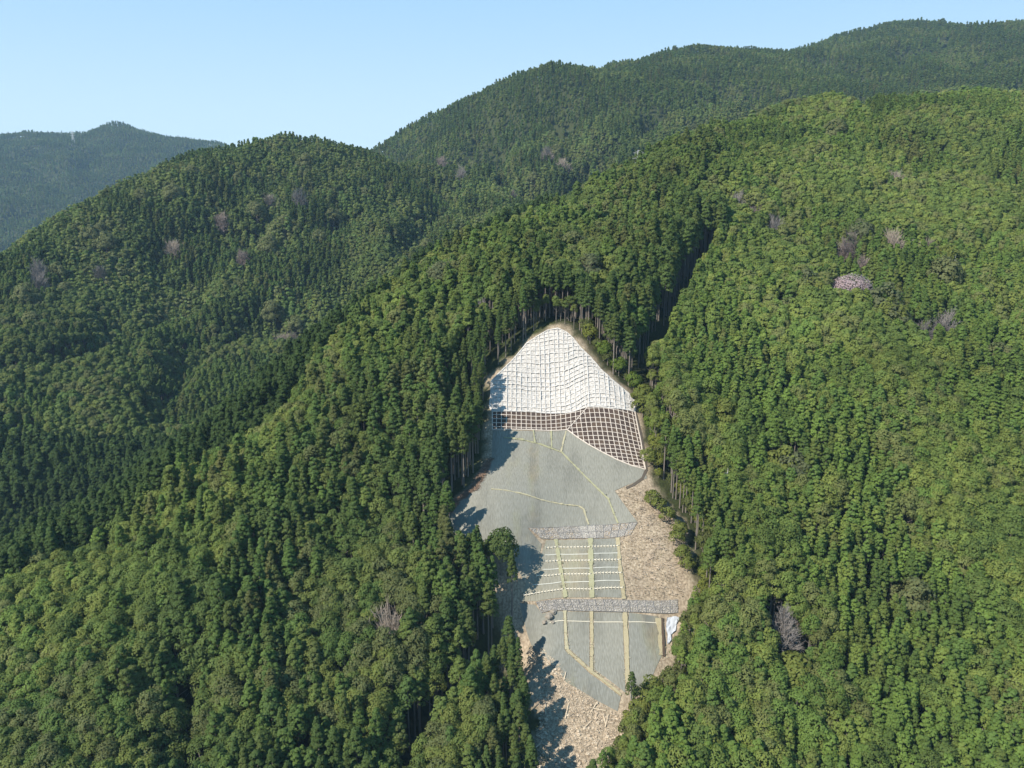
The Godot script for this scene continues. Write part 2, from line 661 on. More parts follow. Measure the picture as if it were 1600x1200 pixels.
	for kind in KINDS:
		var list: Array = near[kind]
		list.sort_custom(func(a, b): return a.score < b.score)
		for k in list.size():
			if k < 290: single_tree(list[k])
			else: put_rest(rest, list[k])
	for kind in KINDS:
		var words := {"cedar": "tall dark cedars covering the mountainsides around and above the scar", "cypress": "shorter bright green cypresses massed over the right hillside and ridges", "broadleaf": "round crowned evergreen broadleaf trees scattered through the whole forest"}
		var o := thing("%s_forest" % kind, words[kind], "forest")
		o.set_meta("kind", "stuff")
		for key in rest:
			if rest[key].kind != kind: continue
			copies("crowns", rest[key].mesh, rest[key].where, rest[key].tint, o)

func crowded(p: Vector2) -> bool:
	var cell := Vector2i((p / 6.0).floor())
	for i in range(-1, 2):
		for j in range(-1, 2):
			var q: Variant = kept_free.get(cell + Vector2i(i, j))
			if q != null and p.distance_to(q) < 4.6: return true
	return false

func keep_free() -> void:
	for list in [[Vector2(-972.5, -2189.5), Vector2(-245.1, -611.9), Vector2(-214.8, -624.4), Vector2(-268.7, -574.4), Vector2(-247.3, -578.6), Vector2(-281.1, -521.9), Vector2(-277.9, -528.8), Vector2(-272.2, -468.9), Vector2(-268.5, -516.6), Vector2(-167.6, -537.3), Vector2(-163.4, -565.1), Vector2(-137.2, -482.6), Vector2(-151.8, -484.7), Vector2(-135.3, -550.8), Vector2(-65.2, -572.6), Vector2(-57.6, -542.5), Vector2(-265.8, -422.3), Vector2(-284.0, -448.8), Vector2(-1037.9, -1871.3), Vector2(22.4, -287.8), Vector2(55.9, -630.9), Vector2(26.3, -265.4), Vector2(30.2, -261.3), Vector2(-25.6, -311.6), Vector2(-59.9, -483.4), Vector2(-25.4, -279.1), Vector2(-41.5, -277.4), Vector2(163.5, -409.3), Vector2(127.7, -313.5), Vector2(134.8, -302.6), Vector2(158.6, -283.0), Vector2(152.3, -272.4), Vector2(125.1, -252.7), Vector2(126.3, -250.5), Vector2(98.4, -283.7), Vector2(93.4, -260.0), Vector2(104.6, -267.3), Vector2(75.0, -193.5), Vector2(72.9, -195.3), Vector2(94.5, -164.4), Vector2(61.3, -147.7), Vector2(103.7, -271.4), Vector2(43.7, -783.8), Vector2(20.5, -729.0), Vector2(-105.5, -944.5), Vector2(-167.7, -656.2), Vector2(-188.5, -582.1), Vector2(-281.4, -480.0), Vector2(-134.8, -593.5), Vector2(-117.3, -632.5), Vector2(-42.6, -892.6), Vector2(151.9, -235.3), Vector2(142.5, -224.8), Vector2(125.4, -258.6), Vector2(59.9, -210.2), Vector2(40.1, -223.2), Vector2(38.4, -217.5), Vector2(38.5, -188.2), Vector2(37.1, -190.1), Vector2(40.2, -185.5), Vector2(41.5, -178.8), Vector2(42.4, -175.1), Vector2(42.8, -182.0), Vector2(37.8, -202.3), Vector2(27.9, -146.1), Vector2(29.5, -147.8), Vector2(31.3, -150.5), Vector2(43.2, -173.2), Vector2(38.0, -221.6)], [Vector2(100.2, -324.5), Vector2(60.9, -153.6), Vector2(-27.7, -156.7), Vector2(-136.0, -468.5), Vector2(-283.6, -464.8), Vector2(-261.2, -489.4), Vector2(-88.7, -471.6), Vector2(-86.7, -479.7), Vector2(25.4, -267.1), Vector2(7.5, -259.8), Vector2(-10.4, -249.1), Vector2(-19.8, -262.7), Vector2(78.6, -825.5), Vector2(86.3, -805.0), Vector2(47.4, -740.6), Vector2(0.0, -678.3), Vector2(93.8, -330.2), Vector2(-184.7, -602.7), Vector2(-180.9, -521.4), Vector2(-289.5, -472.7), Vector2(143.7, -293.9), Vector2(154.1, -290.1), Vector2(140.9, -247.4), Vector2(129.1, -299.7), Vector2(128.8, -283.6), Vector2(105.0, -313.8), Vector2(172.0, -356.8), Vector2(-211.0, -571.6), Vector2(-158.3, -592.0), Vector2(-232.8, -536.6), Vector2(-113.3, -416.1), Vector2(-46.9, -729.7), Vector2(34.3, -780.2), Vector2(-78.9, -897.7), Vector2(132.9, -245.8), Vector2(-142.1, -469.8), Vector2(126.1, -294.5)], [Vector2(119.2, -270.9)], [Vector2(26.0, -146.2), Vector2(-9.5, -174.5), Vector2(-2.7, -172.8), Vector2(0.0, -168.5)]]:
		for p in list: kept_free[Vector2i((p / 6.0).floor())] = p
	for p in [Vector2(119.2, -270.9)]:
		for q in [Vector2(-5, 1), Vector2(5, 1), Vector2(0, 7), Vector2(-5, 7), Vector2(5, 7)]: kept_free[Vector2i(((p + q) / 6.0).floor())] = p + q

func put_rest(rest: Dictionary, rec: Dictionary) -> void:
	var set_: Array = full_mesh[rec.kind + str(rec.level)]
	var v: int = int(rec.turn * 97.0) % set_.size()
	var key: String = "%s%d_%d" % [rec.kind, rec.level, v]
	if not rest.has(key): rest[key] = {"kind": rec.kind, "mesh": set_[v], "where": [], "tint": []}
	rest[key].where.append(placing(rec))
	var t: Array = TONES[rec.kind][rec.tone]
	var b := (0.88 + 0.24 * rng.randf()) * (1.0 + 0.22 * patch.get_noise_2d(rec.at.x * 0.7 - 90, rec.at.z * 0.7))
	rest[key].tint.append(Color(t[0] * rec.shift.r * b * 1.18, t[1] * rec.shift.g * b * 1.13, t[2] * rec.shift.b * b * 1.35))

func placing(rec: Dictionary) -> Transform3D:
	var s: float = rec.size
	return Transform3D(Basis(Vector3.UP, rec.turn).scaled_local(Vector3(s * rec.thin, s, s * rec.thin)), rec.at)

var tone_mats := {}
func single_tree(rec: Dictionary) -> void:
	var kind: String = rec.kind
	var t: Array = TONES[kind][rec.tone]
	var form: String = {"cedar": "cedar", "cypress": "cypress", "broadleaf": "broadleaf"}[kind]
	var build: String = "tall" if rec.size > 1.08 else "small" if rec.size < 0.85 else "medium"
	var width: String = "broad" if rec.thin > 1.07 else "slim" if rec.thin < 0.97 else ""
	var label: String = "%s %s %s %s %s" % [build, width, t[3], form, where_words(rec.px, rec.edge, rec.right)]
	label = label.replace("  ", " ")
	var o := thing("%s_tree" % kind, label, "tree", Vector3.ZERO, "%s trees on the near hillside" % kind)
	o.transform = placing(rec)
	var v: int = int(rec.turn * 97.0) % crown_mesh[kind + "0"].size()
	var key := "%s%d%d" % [kind, rec.tone, int(rec.right)]
	if not tone_mats.has(key):
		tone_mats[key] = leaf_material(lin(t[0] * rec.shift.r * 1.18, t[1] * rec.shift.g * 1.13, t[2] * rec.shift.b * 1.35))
	part("trunk", trunk_mesh[kind][v], o)
	part("crown", crown_mesh[kind + "0"][v], o, tone_mats[key])

func place_words(px: Vector2) -> String:
	var up: String = ["near its top", "high up", "halfway up", "low down", "low down"][clampi(int((px.y - 190) / 80.0), 0, 4)]
	var edge: String = ["left edge", "centre", "spur", "scar", "scar", "cut", "centre", "right edge"][clampi(int(px.x / 200.0), 0, 7)]
	return "%s toward %s" % [up, edge]

func rim_words(at: Vector3) -> String:
	var y := pixel(at).y
	return "on the right rim, " + ("beside the white crib" if y < 660 else "beside the brown crib wedge" if y < 745 else "at the top of the dry brush" if y < 800 else "beside the middle of the dry brush" if y < 860 else "beside the foot of the dry brush" if y < 960 else "beside the lowest netting" if y < 1080 else "above the debris gully")

func special_trees() -> void:
	# pale-leaved, bare and flowering trees that stand out from the forest
	var pale: Array = []
	for v in 3: pale.append(dome(14.0, 4.4, 0.25, 32, 44, 0.4).mesh(leaf_mat))
	var bush: Array = []
	for v in 3: bush.append(dome(4.6, 2.3, 0.02, 20, 36, 0.24).mesh(leaf_mat))
	var short_trunk := trunk_geo(12.0, 0.26, 5, 2.2).mesh(bark_mat)
	var stub := trunk_geo(3.2, 0.1, 4, 0.8).mesh(bark_mat)
	var pale_mats := [leaf_material(lin(0.15, 0.17, 0.07)), leaf_material(lin(0.125, 0.145, 0.07)), leaf_material(lin(0.16, 0.19, 0.045))]
	var rim_mats := [leaf_material(lin(0.12, 0.175, 0.03)), leaf_material(lin(0.175, 0.20, 0.04)), leaf_material(lin(0.11, 0.13, 0.04))]
	var words := ["pale cream green", "dull olive", "yellow green"]
	var spots: Array = [Vector2(-972.5, -2189.5), Vector2(-245.1, -611.9), Vector2(-214.8, -624.4), Vector2(-268.7, -574.4), Vector2(-247.3, -578.6), Vector2(-281.1, -521.9), Vector2(-277.9, -528.8), Vector2(-272.2, -468.9), Vector2(-268.5, -516.6), Vector2(-167.6, -537.3), Vector2(-163.4, -565.1), Vector2(-137.2, -482.6), Vector2(-151.8, -484.7), Vector2(-135.3, -550.8), Vector2(-65.2, -572.6), Vector2(-57.6, -542.5), Vector2(-265.8, -422.3), Vector2(-284.0, -448.8), Vector2(-1037.9, -1871.3), Vector2(22.4, -287.8), Vector2(55.9, -630.9), Vector2(26.3, -265.4), Vector2(30.2, -261.3), Vector2(-25.6, -311.6), Vector2(-59.9, -483.4), Vector2(-25.4, -279.1), Vector2(-41.5, -277.4), Vector2(163.5, -409.3), Vector2(127.7, -313.5), Vector2(134.8, -302.6), Vector2(158.6, -283.0), Vector2(152.3, -272.4), Vector2(125.1, -252.7), Vector2(126.3, -250.5), Vector2(98.4, -283.7), Vector2(93.4, -260.0), Vector2(104.6, -267.3), Vector2(75.0, -193.5), Vector2(72.9, -195.3), Vector2(94.5, -164.4), Vector2(61.3, -147.7), Vector2(103.7, -271.4), Vector2(43.7, -783.8), Vector2(20.5, -729.0), Vector2(-105.5, -944.5), Vector2(-167.7, -656.2), Vector2(-188.5, -582.1), Vector2(-281.4, -480.0), Vector2(-134.8, -593.5), Vector2(-117.3, -632.5), Vector2(-42.6, -892.6), Vector2(151.9, -235.3), Vector2(142.5, -224.8), Vector2(125.4, -258.6), Vector2(59.9, -210.2), Vector2(40.1, -223.2), Vector2(38.4, -217.5), Vector2(38.5, -188.2), Vector2(37.1, -190.1), Vector2(40.2, -185.5), Vector2(41.5, -178.8), Vector2(42.4, -175.1), Vector2(42.8, -182.0), Vector2(37.8, -202.3), Vector2(27.9, -146.1), Vector2(29.5, -147.8), Vector2(31.3, -150.5), Vector2(43.2, -173.2), Vector2(38.0, -221.6)]
	var k := 0
	for p in spots:
		var at := on(p)
		var px := pixel(at + Vector3(0, 10, 0))
		var d: float = -p.y
		var low: bool = clear_distance(p) < 14.0 and p.x > 17.0
		var c: int = 2 if low else 0 if d > 400 else [2, 1, 2, 0][k % 4]
		var hill := "on the left mountain" if d > 330 and px.x < 620 else "on the back ridge" if d > 560 else "along the spur crest" if px.x < 800 else "on the upper right hillside" if px.y < 560 else "on the right rim of the scar" if low else "on the lower right hillside"
		var spot := place_words(px)
		var o := thing("shrub" if low else "pale_tree", "%s %s %s%s" % [words[c], "bushy shrub" if low else "round tree", rim_words(at) if low else hill, "" if low else " " + spot], "shrub" if low else "tree", at, "bright shrubs along the right rim" if low else "pale crowned trees standing out of the forest")
		o.rotation.y = k * 1.7
		var s: float = (0.8 + 0.6 * rng.randf()) if low else (1.0 + 0.45 * rng.randf()) * (1.1 if d > 400 else 1.0)
		if px.x > 1000 and px.y > 560 and not low: s = 1.12
		o.scale = Vector3(s, s, s)
		if low:
			part("trunk", stub, o)
			part("crown", bush[k % 3], o, pale_mats[2])
		else:
			part("trunk", short_trunk, o)
			part("crown", pale[k % 3], o, pale_mats[c])
		k += 1
	k = 0
	for p in resample(poly([Vector2(21.1, -238.5), Vector2(27.6, -231.4), Vector2(32.2, -228.1), Vector2(36.8, -225.8), Vector2(38.3, -219.6), Vector2(38.7, -208.7), Vector2(38.7, -199.2), Vector2(42.7, -196.4), Vector2(46.0, -190.8), Vector2(47.5, -183.1), Vector2(45.9, -172.7), Vector2(42.6, -166.7), Vector2(39.0, -161.3), Vector2(34.5, -152.3), Vector2(28.0, -146.8), Vector2(24.2, -143.8), Vector2(21.3, -139.4), Vector2(17.7, -134.5)]), 2.6):
		var q: Vector2 = p + Vector2(1.2 + 2.4 * rng.randf(), (rng.randf() - 0.5) * 2.0)
		var s := 0.55 + 0.75 * rng.randf()
		var c: int = rng.randi() % 3
		var o := thing("shrub", "%s %s shrub %s" % ["small" if s < 0.8 else "large" if s > 1.1 else "medium", ["bright green", "yellow green", "olive green"][c], rim_words(on(q))], "shrub", on(q), "bright shrubs along the right rim")
		o.rotation.y = k * 2.1
		o.scale = Vector3(s, s * 1.1, s)
		part("trunk", stub, o)
		part("crown", bush[k % 3], o, rim_mats[c])
		k += 1
	var bare: Array = [twigs(12.0, 3.6, 62).mesh(matte(Color.WHITE, true)), twigs(11.0, 3.4, 54).mesh(matte(Color.WHITE, true)), twigs(12.0, 4.0, 66).mesh(matte(Color.WHITE, true))]
	var bare_mats := [matte(lin(0.23, 0.185, 0.165), true), matte(lin(0.20, 0.185, 0.175), true), matte(lin(0.28, 0.24, 0.20), true)]
	var tones := ["purplish brown", "grey", "pale tan"]
	spots = [Vector2(100.2, -324.5), Vector2(60.9, -153.6), Vector2(-27.7, -156.7), Vector2(-136.0, -468.5), Vector2(-283.6, -464.8), Vector2(-261.2, -489.4), Vector2(-88.7, -471.6), Vector2(-86.7, -479.7), Vector2(25.4, -267.1), Vector2(7.5, -259.8), Vector2(-10.4, -249.1), Vector2(-19.8, -262.7), Vector2(78.6, -825.5), Vector2(86.3, -805.0), Vector2(47.4, -740.6), Vector2(0.0, -678.3), Vector2(93.8, -330.2), Vector2(-184.7, -602.7), Vector2(-180.9, -521.4), Vector2(-289.5, -472.7), Vector2(143.7, -293.9), Vector2(154.1, -290.1), Vector2(140.9, -247.4), Vector2(129.1, -299.7), Vector2(128.8, -283.6), Vector2(105.0, -313.8), Vector2(172.0, -356.8), Vector2(-211.0, -571.6), Vector2(-158.3, -592.0), Vector2(-232.8, -536.6), Vector2(-113.3, -416.1), Vector2(-46.9, -729.7), Vector2(34.3, -780.2), Vector2(-78.9, -897.7), Vector2(132.9, -245.8), Vector2(-142.1, -469.8), Vector2(126.1, -294.5)]
	k = 0
	for p in spots:
		var at := on(p)
		var px := pixel(at + Vector3(0, 10, 0))
		var d: float = -p.y
		var hill := "on the left mountain" if d > 330 and px.x < 620 else "on the back ridge" if d > 560 else "along the spur crest" if px.x < 700 and px.y < 700 else "above the white crib" if px.x < 1000 and px.y < 560 else "on the upper right hillside" if px.y < 700 else "on the lower right hillside" if px.x > 1000 else "in the forest left of the scar"
		var o := thing("bare_tree", "leafless %s tree %s %s" % [tones[k % 3], hill, place_words(px)], "tree", at, "leafless trees among the evergreens")
		var s := 1.45 + 0.3 * rng.randf()
		if d > 400: s *= 1.1
		if px.x > 1000 and px.y < 900: s *= 0.85
		if px.y > 900: s *= 0.82
		if hill == "above the white crib": s *= 0.68
		o.scale = Vector3(s * (0.8 + 0.35 * rng.randf()), s * (0.9 + 0.08 * rng.randf()), s * (0.8 + 0.3 * rng.randf()))
		o.rotation.y = k
		part("trunk", short_trunk, o, bare_mats[k % 3])
		part("crown", bare[k % 3], o, bare_mats[k % 3])
		k += 1
	for p in [Vector2(119.2, -270.9)]:
		var o := thing("cherry_tree", "pale pink flowering cherry tree in full bloom on upper right hillside", "tree", on(p))
		o.scale = Vector3(1.6, 1.4, 1.3)
		part("trunk", short_trunk, o)
		part("crown", dome(11.5, 4.4, 0.4, 40, 60, 0.17).mesh(leaf_mat), o, leaf_material(lin(0.50, 0.40, 0.425)))
	var snag_mat := matte(lin(0.55, 0.52, 0.47))
	var snag_words := ["bleached dead trunk standing near the right edge of the photo", "bleached dead trunk standing below and right of the cherry tree", "pale dead trunk beside the bare patch above the narrow cut", "grey dead trunk on the right rim beside the brushy slope"]
	k = 0
	for p in [Vector2(198.8, -309.9), Vector2(159.6, -280.0), Vector2(97.3, -330.4), Vector2(55.5, -186.8)]:
		var g := trunk_geo(19.0, 0.34)
		for q in 5:
			var y := 9.0 + q * 1.8
			g.stick(Vector3(0, y, 0), Vector3(cos(q * 2.2), 0.3, sin(q * 2.2)) * 1.2 + Vector3(0, y, 0), 0.09, 0.03, 4)
		var o := thing("dead_tree", snag_words[k], "tree", on(p))
		part("trunk", g.mesh(snag_mat), o)
		k += 1
	var low_dome := dome(11.0, 4.2, 0.04, 44, 60, 0.3).mesh(leaf_mat)
	var lone_words := ["lone pointed cedar at the foot of the netted slope", "small fresh green round crowned tree on netting left of the upper wall", "large fresh green round crowned tree left of the terraces, before the grey netting", "fresh green cedar casting its shadow on the left of the terraces"]
	k = 0
	for p in [Vector2(26.0, -146.2), Vector2(-9.5, -174.5), Vector2(-2.7, -172.8), Vector2(0.0, -168.5)]:
		var o := thing("edge_tree", lone_words[k], "tree", on(p))
		var s: float = [0.62, 0.75, 0.95, 0.85][k]
		o.scale = Vector3(s, s, s)
		o.rotation.y = 1.3 * k
		var sort: String = "broadleaf" if k in [1, 2] else "cedar"
		if k in [1, 2]: o.scale = Vector3(1.0, 1.1, 1.0) * (1.0 if k == 2 else 0.72)
		part("trunk", stub if k in [1, 2] else trunk_mesh[sort][k % 5], o)
		part("crown", low_dome if k in [1, 2] else crown_mesh[sort + "0"][k % 5], o, leaf_material(lin(0.085, 0.125, 0.036)))
		k += 1

# ---------------------------------------------------------------- the stabilised slope
func inside_lines(line: PackedVector2Array, outline: PackedVector2Array) -> Array:
	return Geometry2D.intersect_polyline_with_polygon(line, outline)

func beams(o: Node3D, line: PackedVector2Array, outline: PackedVector2Array, mat: Material, width: float, tall: float, rough_edge := 0.15) -> void:
	for piece in inside_lines(line, outline):
		var length := 0.0
		for k in piece.size() - 1: length += piece[k].distance_to(piece[k + 1])
		if length < 0.7: continue
		var g := Geo.new()
		ribbon(g, piece, width, tall, 0.1, 0.75, rough_edge)
		part("beam", g.mesh(mat), o)

func row_bend(x: float, z: float) -> float:
	var k := smoothstep(-240.0, -224.0, z)
	return z - smoothstep(16.0, 23.5, x) * 1.6 * k + maxf(x - 25.0, 0.0) * 0.05 * k

func crib() -> void:
	var white := matte(lin(0.515, 0.50, 0.475), false, 0.9)
	grain(white, Color(0.86, 0.85, 0.84), Color(1, 1, 1), 0.015, Vector3.ONE * 0.1, 11)
	var face := matte(lin(0.50, 0.483, 0.455), false, 0.95)
	grain(face, Color(0.76, 0.75, 0.74), Color(1, 1, 1), 0.02, Vector3.ONE * 0.13, 12)
	var outline := poly([Vector2(11.1, -238.9), Vector2(14.4, -239.4), Vector2(17.3, -237.9), Vector2(19.1, -236.2), Vector2(21.2, -233.7), Vector2(24.1, -231.4), Vector2(26.9, -228.3), Vector2(30.7, -225.5), Vector2(34.9, -223.3), Vector2(37.2, -220.8), Vector2(36.1, -218.0), Vector2(29.1, -217.6), Vector2(22.3, -218.3), Vector2(20.0, -218.1), Vector2(17.6, -217.7), Vector2(6.1, -218.7), Vector2(-5.8, -218.3), Vector2(-6.7, -219.5), Vector2(-6.3, -222.7), Vector2(-6.3, -225.8), Vector2(-0.2, -231.0), Vector2(4.7, -236.1), Vector2(8.1, -237.6)])
	var o := thing("crib_slope", "white sprayed concrete slope with raised square grid beams at scar top", "retaining wall")
	var fg := drape(outline, 0.1, 0.7)
	for k in fg.v.size():
		var p: Vector3 = fg.v[k]
		fg.v[k] = p + Vector3(0, 0.14 * fine.get_noise_2d(p.x * 30, p.z * 30), 0)
		fg.n[k] = (fg.n[k] + Vector3(fine.get_noise_2d(p.x * 25, p.z * 25 + 70), 0, fine.get_noise_2d(p.x * 25 + 90, p.z * 25)) * 0.35).normalized()
	part("mortar_face", fg.mesh(face), o)
	var x := -7.4
	while x < 38.5:
		var xj := x + (rng.randf() - 0.5) * 0.3
		beams(o, poly([Vector2(xj, -242.0), Vector2(xj + (rng.randf() - 0.5) * 0.4, -216.0)]), outline, white, 0.24, 0.22 + 0.2 * rng.randf(), 0.9)
		x += 1.45
	var z := -241.0
	while z < -215.0:
		var line := PackedVector2Array()
		for k in 47: line.append(Vector2(-8.0 + k, row_bend(-8.0 + k, z) + 0.35 * fine.get_noise_2d(k * 9.0, z * 5.0)))
		beams(o, line, outline, white, 0.24, 0.22 + 0.2 * rng.randf(), 0.9)
		z += 0.98 + 0.16 * rng.randf()
	rim(o, outline, white, 0.35, 0.3)
	# the two brown-celled grids below
	var beam := matte(lin(0.56, 0.505, 0.445), false, 0.9)
	grain(beam, Color(0.8, 0.79, 0.78), Color(1, 1, 1), 0.03, Vector3.ONE * 0.2, 13)
	var soils: Array = []
	for c in [[0.081, 0.058, 0.047], [0.066, 0.048, 0.040], [0.098, 0.071, 0.054], [0.075, 0.056, 0.048]]:
		var sm := matte(lin(c[0], c[1], c[2]), false, 1.0)
		grain(sm, Color(0.75, 0.74, 0.72), Color(1, 1, 1), 0.03, Vector3.ONE * 0.3, 20 + soils.size())
		soils.append(sm)
	outline = poly([Vector2(-5.8, -218.3), Vector2(6.1, -218.7), Vector2(17.6, -217.7), Vector2(22.3, -218.3), Vector2(16.0, -213.4), Vector2(5.2, -213.8), Vector2(-5.7, -213.6)])
	o = thing("crib_band", "low straight band of white grid beams around dark brown soil cells", "retaining wall")
	var cx := -6.0
	var cols: Array = []
	while cx < 23.0:
		cols.append(cx)
		cx += 1.45
	var rws: Array = []
	var cz := -218.6
	while cz < -212.0:
		rws.append(cz)
		cz += 1.06
	for i in cols.size():
		beams(o, poly([Vector2(cols[i], -219.5), Vector2(cols[i], -212.5)]), outline, beam, 0.22, 0.18)
		for j in rws.size() - 1:
			var cell := poly([Vector2(cols[i], rws[j]), Vector2(cols[i] + 1.45, rws[j]), Vector2(cols[i] + 1.45, rws[j + 1]), Vector2(cols[i], rws[j + 1])])
			soil_cell(o, cell, outline, soils)
	for r in rws:
		beams(o, poly([Vector2(-7, r), Vector2(8, r), Vector2(24, r)]), outline, beam, 0.2, 0.16)
	rim(o, outline, beam, 0.32, 0.26)
	outline = poly([Vector2(22.3, -218.3), Vector2(29.1, -217.6), Vector2(36.1, -218.0), Vector2(36.9, -210.3), Vector2(36.9, -201.2), Vector2(33.5, -202.0), Vector2(29.6, -203.8), Vector2(25.7, -206.1), Vector2(21.8, -208.6), Vector2(18.9, -210.9), Vector2(16.0, -213.4)])
	o = thing("crib_wedge", "wedge shaped wing of white grid beams and brown cells right of band", "retaining wall")
	var ra: Array = [Vector2(20.9, -217.0), Vector2(36.4, -215.9)]
	var ca: Array = [Vector2(28.3, -217.5), Vector2(29.6, -203.8)]
	var u: Vector2 = (ra[1] - ra[0]).normalized()
	var w: Vector2 = (ca[1] - ca[0]).normalized()
	var o0: Vector2 = ca[0]
	for i in range(-11, 9):
		var a: Vector2 = o0 + u * (i * 1.42)
		beams(o, poly([a - w * 4.0, a + w * 22.0]), outline, beam, 0.22, 0.18)
		for j in range(-3, 18):
			var c0 := a + w * (j * 1.16)
			soil_cell(o, poly([c0, c0 + u * 1.42, c0 + u * 1.42 + w * 1.16, c0 + w * 1.16]), outline, soils)
	for j in range(-3, 18):
		var a: Vector2 = o0 + w * (j * 1.16)
		beams(o, poly([a - u * 18.0, a, a + u * 14.0]), outline, beam, 0.2, 0.16)
	rim(o, outline, beam, 0.34, 0.26)
	o = thing("drain_ditch", "dark narrow ditch down the right edge of the crib wedge", "ditch")
	var g := Geo.new()
	ribbon(g, poly([Vector2(36.3, -217.8), Vector2(37.2, -212.6), Vector2(37.4, -207.0), Vector2(37.2, -201.2), Vector2(35.7, -198.3), Vector2(33.0, -196.4), Vector2(30.9, -195.6)]), 1.0, 0.12)
	part("channel", g.mesh(matte(lin(0.076, 0.064, 0.051))), o)

func rim(o: Node3D, outline: PackedVector2Array, mat: Material, width: float, tall: float) -> void:
	for k in outline.size():
		var g := Geo.new()
		ribbon(g, poly([outline[k], outline[(k + 1) % outline.size()]]), width, tall, 0.1, 1.2, 0.2)
		part("edge_beam", g.mesh(mat), o)

func soil_cell(o: Node3D, cell: PackedVector2Array, outline: PackedVector2Array, mats: Array) -> void:
	for piece in Geometry2D.intersect_polygons(cell, outline):
		var area := 0.0
		for k in piece.size(): area += piece[k].cross(piece[(k + 1) % piece.size()]) * 0.5
		if absf(area) < 0.12: continue
		part("soil_panel", drape(piece, 0.06 + 0.03 * rng.randf(), 1.5).mesh(mats[rng.randi() % mats.size()]), o)

func mats_and_drains() -> void:
	var tones := [[0.214, 0.212, 0.184], [0.204, 0.204, 0.178], [0.236, 0.226, 0.185], [0.197, 0.199, 0.177]]
	var nets: Array = []
	for c in tones:
		var m := matte(lin(c[0], c[1], c[2]), true, 0.85)
		grain(m, Color(0.84, 0.84, 0.82), Color(1, 1, 1), 0.02, Vector3(0.28, 0.05, 0.05), 31 + nets.size())
		nets.append(m)
	var list := [
		["large grey green erosion netting spread below the concrete crib", [Vector2(-5.6, -213.3), Vector2(5.6, -213.4), Vector2(15.9, -213.2), Vector2(21.9, -208.4), Vector2(29.5, -203.6), Vector2(36.8, -200.9), Vector2(37.0, -198.4), Vector2(27.8, -195.1), Vector2(30.2, -190.5), Vector2(32.6, -185.5), Vector2(27.6, -186.1), Vector2(18.4, -186.3), Vector2(10.0, -185.3), Vector2(4.1, -183.6), Vector2(7.5, -180.9), Vector2(6.4, -175.1), Vector2(2.8, -172.1), Vector2(0.8, -174.7), Vector2(-6.4, -177.0), Vector2(-16.5, -183.6), Vector2(-16.3, -188.1), Vector2(-13.6, -190.7), Vector2(-9.4, -193.5), Vector2(-5.7, -204.4)], 0],
		["shaded grey netting panel at the left end of the stepped terraces", [Vector2(8.7, -182.0), Vector2(10.9, -182.4), Vector2(12.8, -169.6), Vector2(6.2, -169.4), Vector2(2.2, -169.7), Vector2(3.5, -172.1), Vector2(6.7, -176.0)], 2],
		["grey netting panel between the two left drains of the terraces", [Vector2(11.7, -182.5), Vector2(19.8, -182.5), Vector2(19.0, -169.2), Vector2(13.6, -169.5)], 2],
		["grey netting panel between the two right drains of the terraces", [Vector2(20.6, -182.6), Vector2(26.8, -182.1), Vector2(26.8, -169.0), Vector2(19.9, -169.2)], 1],
		["long grey netting strip curving down the left of the lowest slope", [Vector2(1.9, -169.5), Vector2(5.6, -169.0), Vector2(7.4, -167.5), Vector2(12.4, -167.4), Vector2(12.3, -160.1), Vector2(17.8, -154.6), Vector2(24.3, -150.2), Vector2(23.3, -147.6), Vector2(19.0, -149.4), Vector2(12.3, -152.8), Vector2(8.6, -157.8), Vector2(4.6, -164.2)], 3],
		["short grey netting panel above the bend of the diagonal drain", [Vector2(13.3, -167.3), Vector2(18.7, -167.1), Vector2(17.8, -156.1), Vector2(13.4, -160.4)], 0],
		["middle grey netting panel of the lowest slope, ending in a point", [Vector2(19.8, -167.0), Vector2(26.7, -166.7), Vector2(25.4, -150.9), Vector2(18.9, -155.5)], 0],
		["rightmost grey netting panel of the lowest slope beside the brown strip", [Vector2(28.1, -166.7), Vector2(35.3, -166.4), Vector2(34.9, -158.8), Vector2(30.6, -151.8), Vector2(26.4, -149.5)], 3],
	]
	for r in list:
		var dg := drape(poly(r[1]), 0.1, 1.2)
		for k in dg.v.size():
			var p: Vector3 = dg.v[k]
			var f := fine.get_noise_2d(p.x * 3.0 + 40, p.z * 1.2) + 0.5 * fine.get_noise_2d(p.x * 14.0, p.z * 5.0)
			var earth := smoothstep(0.12, 0.6, f + (0.22 if r[2] in [1, 2] else 0.0))
			var worn := 1.0 + 0.4 * fine.get_noise_2d(p.x * 7.0 + 7, p.z * 2.0)
			var t3: int = k - k % 3
			var roll := int(floor((dg.v[t3].x + dg.v[t3 + 1].x + dg.v[t3 + 2].x) / 3.0 / 2.4))      # laid in rolls side by side
			var lap := fposmod(roll * 0.618, 1.0)
			dg.v[k] = p + Vector3(0, 0.05 * lap, 0)
			dg.c[k] = Color(1, 1, 1).lerp(Color(1.35, 1.18, 0.95), earth * 0.8) * worn * (0.93 + 0.14 * lap)
		var sheet := dg.mesh(nets[r[2]])
		tag(part("erosion_mat", sheet, self), r[0], "netting", "grey erosion netting on the scar")
	var straw := matte(lin(0.38, 0.36, 0.28), false, 1.0)
	grain(straw, Color(0.80, 0.80, 0.72), Color(1, 0.98, 0.95), 0.05, Vector3.ONE * 0.5, 41)
	var green := matte(lin(0.315, 0.31, 0.225), false, 1.0)
	grain(green, Color(0.80, 0.80, 0.72), Color(1, 1, 0.97), 0.05, Vector3.ONE * 0.5, 42)
	var pale := matte(lin(0.40, 0.37, 0.295), false, 1.0)
	grain(pale, Color(0.7, 0.66, 0.55), Color(1, 1, 0.95), 0.05, Vector3.ONE * 0.5, 43)
	var straw_tuft := tuft_geo().mesh(straw_material())
